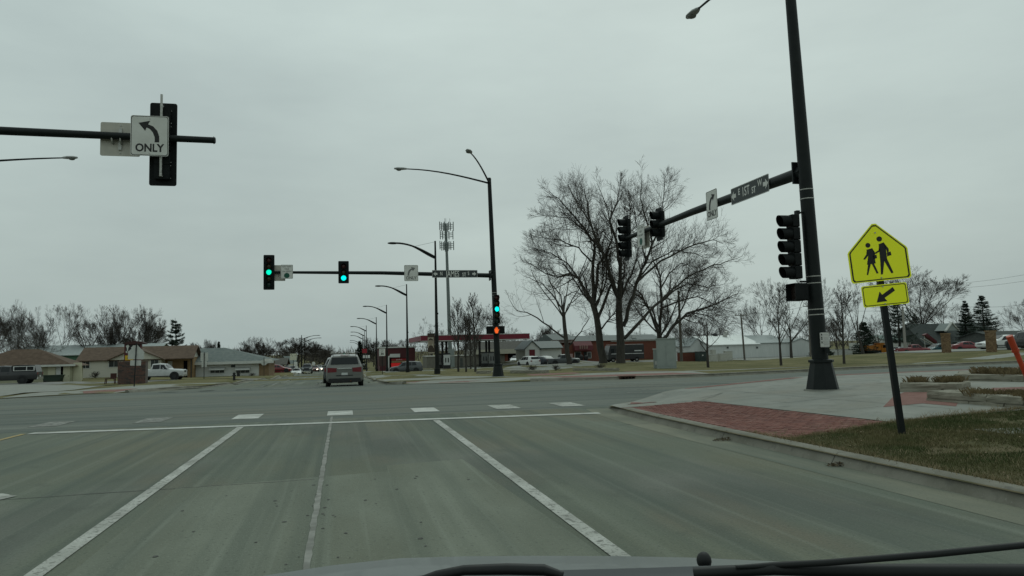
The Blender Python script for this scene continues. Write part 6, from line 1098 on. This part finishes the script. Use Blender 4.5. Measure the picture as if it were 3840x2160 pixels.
# --- the four big trees, limbs surveyed from the photograph, each at its own distance with limbs reaching fore and aft
def big_tree(label, base, Y, trunk, limbs, r_base, seed, kids=(0, 25, 7, 5, 4)):
    g = Grow(seed, 4, kids, (0, .25, .56, .62, .72), (0, 52, 42, 40, 40), (0, .10, .08, .05, .04), (0, .11, .11, .13, .15), rmin=.010, rr_=.46, t0=.2); q = PY(base[0], base[1], Y); O_ = Vector((q.x, q.y, lot(q.x, q.y))); rn = random.Random(seed + 100)
    def z4(x, y, dep): return PY(1900 + x * .4831, 600 + y * .4831, Y + dep) - O_
    tp = [Vector((0, 0, -.3)), Vector((0, 0, .5))] + [z4(x, y, 0) for x, y in trunk]; k = len(tp); g.trunk.tube(tp, [r_base * 1.2, r_base * .96] + [r_base * (.9 - .34 * i / (k - 2)) for i in range(k - 2)], 12, False)
    for pts, ra, rb in limbs:
        dp = rn.uniform(-5, 5); P = [z4(x, y, dp * (i / (len(pts) - 1)) ** 1.1) for i, (x, y) in enumerate(pts)]; Q = []
        for a, b in zip(P, P[1:]):
            for j in range(3): w = a.lerp(b, j / 3); w += Vector((rn.gauss(0, .06), rn.gauss(0, .06), rn.gauss(0, .06))) if j else Vector(); Q.append(w)
        Q.append(P[-1]); g.limb(Q, ra * .74, rb * .8, 1, 15.0, t0=.30)
    for j in range(4):      # extra limbs towards and away from the camera, not seen in outline
        st = tp[-1] - Vector((0, 0, rn.uniform(.2, 1.2))); sg = 1 if j % 2 else -1; g.go(st, Vector((rn.uniform(-.5, .5), sg * .8, 1.0)), 8 + rn.uniform(-1.5, 1.5), r_base * .26, 1)
    return finish(g, 'bare_tree', label, O_)
big_tree('big bare tree with forked trunk, left of the thickest trunk', (2262, 1362), 86, [(725, 1440), (715, 1330), (700, 1230), (672, 1110)],
  [([(672, 1110), (600, 1000), (560, 920), (490, 880), (400, 910), (300, 880), (180, 800)], .30, .04), ([(672, 1110), (668, 850), (682, 640), (560, 480), (430, 330), (330, 240)], .32, .035), ([(680, 1100), (705, 850), (750, 740), (690, 620), (640, 430), (600, 220)], .30, .035), ([(705, 1240), (760, 1100), (815, 960), (770, 740), (820, 600), (790, 400), (700, 180)], .27, .03), ([(682, 640), (600, 540), (480, 450), (270, 430)], .17, .03), ([(668, 800), (560, 680), (420, 620), (225, 600)], .16, .03), ([(720, 1330), (800, 1230), (860, 1180)], .15, .05), ([(590, 960), (470, 800), (340, 720), (215, 690)], .15, .03), ([(660, 500), (560, 360), (480, 200)], .14, .03)], .50, 1)
big_tree('thickest bare tree in the middle of the clump', (2328, 1362), 84, [(886, 1445), (880, 1330), (872, 1200), (872, 1080)],
  [([(872, 1090), (830, 950), (740, 700), (640, 480), (620, 310)], .32, .035), ([(872, 1080), (882, 820), (850, 620), (800, 470), (860, 330), (890, 160)], .34, .035), ([(905, 1290), (960, 1100), (1010, 950), (1080, 800), (1130, 640), (1080, 450), (1040, 300), (1050, 120)], .34, .03), ([(1120, 680), (1180, 540), (1210, 420), (1220, 280), (1230, 110)], .19, .03), ([(915, 1385), (1060, 1230), (1200, 1090), (1290, 1000), (1420, 900), (1570, 830), (1700, 790), (1830, 745)], .30, .03), ([(1010, 950), (1200, 780), (1400, 680), (1600, 620), (1680, 650)], .20, .03), ([(1030, 910), (1130, 790), (1300, 700), (1420, 720), (1560, 760)], .15, .03), ([(1080, 800), (1050, 650), (1000, 480), (980, 330)], .15, .03), ([(880, 780), (930, 600), (960, 420), (950, 240)], .16, .03)], .55, 2)
big_tree('bare tree with spreading right limbs behind the traffic cabinets', (2478, 1357), 97, [(1195, 1440), (1188, 1390), (1182, 1340)],
  [([(1182, 1340), (1130, 1220), (1050, 1050), (960, 960), (900, 880)], .30, .04), ([(1190, 1340), (1200, 1050), (1190, 900), (1130, 770), (1120, 650)], .30, .035), ([(1215, 1390), (1300, 1280), (1400, 1190), (1540, 1150), (1700, 1080), (1780, 1040)], .36, .04), ([(1200, 1100), (1290, 1020), (1400, 960), (1560, 990), (1700, 960)], .22, .03), ([(1180, 1300), (1120, 1140), (1060, 1130), (980, 1090)], .20, .03), ([(1200, 1150), (1330, 1100), (1480, 1060), (1640, 1130), (1720, 1150)], .18, .03), ([(1300, 1280), (1380, 1120), (1420, 1000), (1500, 880)], .18, .03), ([(1195, 1000), (1260, 880), (1350, 800), (1500, 840)], .16, .03), ([(1430, 1180), (1560, 1210), (1680, 1280)], .13, .03)], .47, 3)
big_tree('slim bare tree with one long low limb to the left', (2135, 1366), 80, [(470, 1500), (462, 1400), (450, 1300), (440, 1180)],
  [([(440, 1180), (380, 1080), (280, 960), (130, 900)], .16, .03), ([(440, 1180), (450, 1060), (540, 1020), (560, 940)], .13, .03), ([(455, 1385), (330, 1290), (190, 1200), (80, 1170), (20, 1080)], .15, .025), ([(480, 1449), (580, 1330), (640, 1230), (600, 1180)], .10, .025), ([(440, 1180), (420, 1050), (340, 960), (290, 840)], .13, .025), ([(445, 1230), (480, 1120), (560, 1060), (640, 1010)], .1, .025)], .30, 4, (0, 5, 5, 4, 3))
# --- generic bare tree meshes, shared by copies
def variant(seed, form):
    if form == 'round':
        g = Grow(seed, 5, (10, 7, 5, 5, 3), (1.25, .56, .60, .62, .66), (58, 38, 32, 30, 30), (0, .08, .07, .06, .05, .04), (.04, .07, .07, .08, .10, .12), rmin=.007, rr_=.5, t0=.28); g.go(Vector((0, 0, -.3)), Vector((.05, 0, 1)), 4.2, .17, 0)
    elif form == 'dense':
        g = Grow(seed, 5, (11, 8, 6, 5, 3), (1.25, .56, .60, .62, .66), (60, 40, 34, 32, 32), (0, .07, .06, .05, .04, .04), (.04, .07, .07, .08, .10, .12), rmin=.013, rr_=.5, t0=.22); g.go(Vector((0, 0, -.3)), Vector((.03, 0, 1)), 3.6, .18, 0)
    elif form == 'vase':
        g = Grow(seed, 5, (7, 8, 5, 5, 3), (1.55, .50, .58, .62, .66), (42, 36, 32, 30, 30), (0, .04, .05, .05, .04, .03), (.04, .06, .07, .08, .10, .12), rmin=.007, rr_=.5, t0=.45); g.go(Vector((0, 0, -.3)), Vector((-.04, 0, 1)), 3.8, .20, 0)
    elif form == 'sparse':
        g = Grow(seed, 5, (5, 6, 5, 4, 3), (1.45, .48, .55, .6, .62), (36, 42, 38, 36, 36), (0, .06, .05, .03, .03, .02), (.06, .12, .14, .14, .15, .16), rmin=.007, rr_=.52, t0=.45); g.go(Vector((0, 0, -.3)), Vector((.08, 0, 1)), 3.6, .24, 0)
    elif form == 'column':
        g = Grow(seed, 4, (22, 5, 4, 3), (.36, .5, .5, .5), (30, 28, 30, 30), (0, .12, .10, .08, .06), (.015, .06, .1, .14, .16), rmin=.012, rr_=.42, t0=.22); g.go(Vector((0, 0, -.2)), Vector((0, 0, 1)), 7.4, .11, 0)
    elif form == 'sapling':
        g = Grow(seed, 4, (11, 5, 4, 3), (.52, .5, .5, .5), (38, 34, 38, 40), (0, .12, .07, .04, .02), (.02, .1, .14, .18, .2), rmin=.010, rr_=.48, t0=.36); g.go(Vector((0, 0, -.2)), Vector((0, 0, 1)), 4.2, .10, 0)
    else:   # bush
        g = Grow(seed, 3, (24, 6, 4), (.9, .5, .5), (60, 40, 40), (0, .08, .04, .02), (.02, .14, .2, .25), rmin=.012, t0=.0); g.go(Vector((0, 0, -.1)), Vector((0, 0, 1)), 1.0, .05, 0)
    v = g.crown.v or g.trunk.v; H = max(p[2] for p in v); W = sorted(abs(p[0]) for p in v)[int(len(v) * .97)] * 2
    return dict(t=g.trunk.mesh('trunk', bark_m, 60), c=g.crown.mesh('crown', twig_m, 60), H=H, W=W)
V = {'d1': variant(71, 'dense'), 'd2': variant(72, 'dense'), 'r1': variant(11, 'round'), 'r2': variant(12, 'round'), 'v1': variant(21, 'vase'), 'v2': variant(22, 'vase'), 's1': variant(31, 'sparse'), 's2': variant(32, 'sparse'), 'c1': variant(41, 'column'), 'c2': variant(42, 'column'), 'p1': variant(51, 'sapling'), 'p2': variant(52, 'sapling'), 'b1': variant(61, 'bush')}
def tree(v, px, py, Y, top, wpx, label, rz=0.0, name='bare_tree', group='bare trees in the background', cat='tree', z=None):
    d = V[v]; q = PY(px, py, Y); z = lot(q.x, q.y) if z is None else z; h = PY(px, top, Y).z - z; w = wpx * (Y / ray(px, py).y) / F
    r = thing(name, (q.x, q.y, z), label, cat, rz, group, (w / d['W'], w / d['W'], h / d['H']))
    for nm, me in (('trunk', d['t']), ('crown', d['c'])): o = bpy.data.objects.new(nm, me); COL.objects.link(o); o.parent = r
    return r
for a in (('r1', -30, 1340, 165, 1125, 240, 'dense bare tree at the left edge', .3), ('v1', 62, 1340, 160, 1150, 200, 'second bare tree from the left edge', 1.2), ('r2', 150, 1340, 158, 1118, 230, 'bare tree with tall crown above the left end of the barn', 2.0), ('v2', 235, 1340, 160, 1128, 190, 'bare tree leaning right above the barn roof', 3.9), ('s1', 318, 1340, 156, 1142, 200, 'sparse forked bare tree above the barn roof', .5), ('d1', 415, 1340, 160, 1160, 190, 'bare tree left of the dense pair above the brick monument', 4.0), ('v2', 470, 1340, 165, 1132, 200, 'taller dense bare tree above the brick monument', 5.2), ('d2', 540, 1340, 168, 1165, 150, 'rounded bare tree just left of the evergreen', 3.1), ('r2', 85, 1345, 150, 1215, 170, 'low dark thicket tree left of the barn', 5.0), ('r1', 20, 1350, 145, 1225, 170, 'low thicket tree over the beige garage', 1.0),
          ('d2', 745, 1370, 200, 1282, 90, 'small pale bare tree right of the left evergreen', 1.0), ('d1', 805, 1370, 205, 1268, 110, 'small bare tree above the grey roof', 2.2), ('d1', 985, 1385, 215, 1256, 185, 'rounded bare tree right of the grey roof', .6), ('d2', 900, 1385, 240, 1290, 120, 'low bare tree on the grey roof slope', 4.6), ('d2', 1120, 1390, 230, 1264, 165, 'rounded bare tree behind the left street lamps', 2.5), ('d1', 1195, 1390, 300, 1290, 120, 'bare tree at the end of the road on the left', 4.4), ('d2', 1245, 1388, 380, 1312, 130, 'low bare tree closing the far end of the road', .2), ('r1', 1290, 1388, 395, 1322, 120, 'low bare tree behind the distant green signal', 2.2), ('d2', 1215, 1388, 340, 1300, 120, 'dense bare tree at the bend of the road', 1.2), ('d1', 1265, 1388, 350, 1325, 110, 'dark low tree mass beyond the distant signal', 3.0), ('r2', 1325, 1388, 370, 1325, 110, 'low bare tree right of the distant signal', 5.0), ('r2', 1180, 1388, 280, 1310, 100, 'low bare tree behind the round pale sign', 4.0),
          ('d1', 1408, 1380, 190, 1258, 110, 'bare tree behind the fourth street lamp', 1.6), ('d2', 1470, 1375, 200, 1272, 110, 'bare tree above the maroon store roof', .9), ('v2', 1525, 1372, 200, 1266, 120, 'bare tree between the store and the canopy', 2.9), ('s2', 1610, 1370, 180, 1185, 150, 'bare tree behind the portrait banner', .4), ('r1', 1645, 1370, 210, 1230, 110, 'bare tree behind the cell tower base', 3.3), ('v1', 1893, 1365, 190, 1135, 170, 'bare tree right of the far signal pole', 1.1), ('r2', 1950, 1365, 200, 1215, 130, 'bushy bare tree above the canopy end', 2.0), ('d1', 2035, 1362, 195, 1212, 140, 'rounded bare tree above the white shed', 5.1), ('r2', 2120, 1355, 230, 1235, 110, 'small bare tree behind the slim tree', 3.6), ('v1', 2270, 1352, 210, 1225, 120, 'small bare tree behind the forked trunk', 1.0), ('r1', 2400, 1350, 240, 1238, 90, 'tiny bare tree above the brick hall roof', .2),
          ('r1', 2570, 1350, 125, 1165, 190, 'thicket tree behind the low brick wall', 2.7), ('r2', 2640, 1350, 135, 1190, 180, 'dark thicket tree behind the dumpster', .9), ('r1', 2700, 1345, 150, 1225, 150, 'low thicket tree left of the wooden pole', 4.1), ('v2', 2968, 1343, 95, 1030, 250, 'large bare tree left of the tall near pole', .7), ('r1', 2860, 1340, 125, 1110, 210, 'bare tree behind the white metal building', 3.2), ('r2', 3060, 1335, 120, 1150, 170, 'bare tree behind the tall near pole', 1.8), ('s2', 3238, 1332, 112, 1005, 190, 'crooked old bare tree left of the school sign', 2.9), ('r1', 3140, 1330, 150, 1175, 150, 'thicket tree behind the white wall', 2.4), ('r2', 3300, 1325, 140, 1160, 150, 'bare tree behind the school sign post', 5.5), ('v1', 3470, 1310, 150, 985, 330, 'large bare tree right of the school sign', 1.9), ('r2', 3560, 1310, 165, 1080, 230, 'bare tree before the two spruces', .1), ('v2', 3420, 1310, 175, 1040, 200, 'tall bare tree directly behind the school sign', 4.0), ('r1', 3850, 1290, 130, 1115, 190, 'bare tree at the right edge', 1.3), ('r2', 3660, 1305, 190, 1170, 150, 'bare tree behind the spruces', 3.0)):
    tree(*a)
for a in (('c1', 1719, 1393, 72.5, 1112, 85, 'columnar bare tree left of its row by the canopy', .3), ('c2', 1748, 1395, 71.5, 1155, 80, 'second columnar bare tree by the canopy, shortest', 1.9), ('c1', 1783, 1397, 70, 1092, 95, 'tallest columnar bare tree, rightmost of its row by the canopy', 4.0), ('c2', 1765, 1378, 92, 1170, 70, 'columnar bare tree behind its row by the canopy', 3.0)): tree(*a, name='columnar_tree', group='columnar trees by the canopy')
for a in (('p1', 2656, 1379, 49, 1120, 150, 'sapling right of the grey traffic cabinets', .4), ('p2', 2929, 1371, 46.5, 1085, 150, 'sapling just left of the tall near pole', 1.4), ('c2', 3166, 1364, 46, 1070, 110, 'slim sapling between the tall near pole and the school sign', .2), ('p2', 3143, 1334, 118, 1288, 36, 'tiny sapling before the white wall', 2.0)): tree(*a, name='sapling', group='young trees on the far lawn')
for a in (('b1', 357, 1416, 104, 1391, 38, 'round twiggy bush before the cream house', .2), ('b1', 1995, 1391, 52, 1368, 46, 'brown shrub left of two behind the far stone blocks', 1.1), ('b1', 2085, 1390, 52, 1366, 40, 'brown shrub right of two behind the far stone blocks', 2.3), ('b1', 2250, 1384, 50, 1362, 46, 'brown shrub under the forked trunk', .4), ('b1', 3120, 1334, 115, 1316, 30, 'tan shrub before the white wall', .9), ('b1', 945, 1408, 108, 1397, 28, 'low pale shrub before the white building', .9)):
    o = tree(*a, name='shrub', group='low shrubs', cat='shrub')
# --- evergreens
def conifer(label, px, py, Y, top, wpx, seed, m_, style='spruce', bare=.06, name='spruce_tree'):
    q = PY(px, py, Y); z0 = lot(q.x, q.y); h = PY(px, top, Y).z - z0; R = wpx * (Y / ray(px, py).y) / F / 2; rn = random.Random(seed); t, c = MB(), MB(); r = thing(name, (q.x, q.y, z0), label, 'tree')
    t.tube([(0, 0, -.3), (rn.gauss(0, .02) * h, 0, h * .5), (0, 0, h)], [h * .022, h * .014, .02], 8)
    n = int(28 if style == 'spruce' else 17); 
    for i in range(n):
        f = bare + (1 - bare) * (i + rn.uniform(-.3, .3) * (1 if style == 'spruce' else 1.8)) / n; f = min(max(f, .03), .99); k = (1 - f) ** (.85 if style == 'spruce' else .75)
        for j in range(7 if style == 'spruce' else 10):
            a = rn.uniform(0, 2 * PI); L = R * (k + .04) * (rn.uniform(.65, 1.15) if style == 'spruce' else rn.uniform(.3, 1.25)); el = (.12 - .35 * (1 - f)) if style == 'spruce' else rn.uniform(-.1, .35); p0 = Vector((0, 0, h * f)); d = Vector((math.cos(a), math.sin(a), el)); P = [p0 + d * L * u + Vector((0, 0, (.10 if style == 'spruce' else .12) * L * u * u)) for u in (0, .4, .75, 1)]
            t.tube(P, [.05, .035, .02, .01], 3, False); side = Vector((-d.y, d.x, 0)).normalized(); m = int((44 + 60 * L / max(R, .1)) * (1 if style == 'spruce' else .8))
            for _ in range(m):
                u = rn.random() ** .6; u = max(u, .15 if style == 'spruce' else .38); b = P[0].lerp(P[3], u) + Vector((0, 0, .1 * L * u * u)); w = L * (.26 if style == 'spruce' else .34) * (1.15 - u) + .12; b = b + side * rn.uniform(-w, w) + Vector((0, 0, rn.uniform(-.16, .06))); sz = rn.uniform(.14, .34) * (1 if style == 'spruce' else 1.1); o1 = Vector((rn.gauss(0, 1), rn.gauss(0, 1), rn.gauss(-.25, .5))).normalized() * sz; o2 = (d * .9 + Vector((rn.gauss(0, .5), rn.gauss(0, .5), rn.gauss(-.15, .4)))).normalized() * sz
                c.add([b, b + o1 * .45, b + o1 * .2 + o2], [(0, 1, 2)])
    t.build('trunk', bark_m, r, fix=False); c.build('crown', m_, r, fix=False); return r
conifer('layered evergreen standing alone above the cream house', 655, 1318, 135, 1192, 122, 1, needle_b, 'pine', .10, 'pine_tree'); conifer('small dark evergreen on the left skyline', 820, 1345, 190, 1280, 26, 2, needle_m)
conifer('dark spruce beside the price sign at the road', 1350, 1388, 195, 1278, 62, 3, needle_m); conifer('larger dark spruce at the right behind the parked cars', 3697, 1322, 120, 1106, 150, 4, needle_m); conifer('slimmer dark spruce left of the larger spruce', 3632, 1322, 124, 1126, 90, 5, needle_m)
conifer('feathery pine behind the school sign post', 3375, 1322, 125, 1100, 150, 6, needle_b, 'pine', .2, 'pine_tree'); conifer('broad dark evergreen left of the school sign post', 3245, 1330, 128, 1205, 120, 7, needle_m, 'spruce', .02); conifer('dark evergreen hidden behind the tall near pole', 3075, 1338, 112, 1225, 90, 8, needle_m, 'spruce', .02); conifer('dark evergreen behind the white garage', 3440, 1325, 165, 1180, 120, 9, needle_m, 'spruce', .02)

# far-off wood closing the horizon, one twiggy mass
mb = MB(); rnd = random.Random(77)
for _ in range(26000):
    x = rnd.uniform(-520, 640); y = 430 + rnd.uniform(-30, 60) - .0004 * (x - 40) ** 2; k = noise.noise((x * .018, y * .02, 3)); hh = max(3, 9 + 6 * k); z0 = T(round(x / 20) * 20, round(y / 20) * 20) - .5; b0 = rnd.uniform(0, .75) * hh; l = rnd.uniform(.15, .4) * hh; w = rnd.uniform(.05, .16); dx = rnd.gauss(0, .35) * l
    mb.add([(x - w, y, z0 + b0), (x + w, y, z0 + b0), (x + dx, y + rnd.uniform(-1, 1), z0 + b0 + l)], [(0, 1, 2)])
for _ in range(900):
    x = rnd.uniform(-520, 640); y = 425 + rnd.uniform(-20, 50) - .0004 * (x - 40) ** 2; z0 = T(round(x / 20) * 20, round(y / 20) * 20) - .5; mb.tube([(x, y, z0), (x + rnd.uniform(-1, 1), y, z0 + rnd.uniform(4, 8))], [.25, .08], 4, False)
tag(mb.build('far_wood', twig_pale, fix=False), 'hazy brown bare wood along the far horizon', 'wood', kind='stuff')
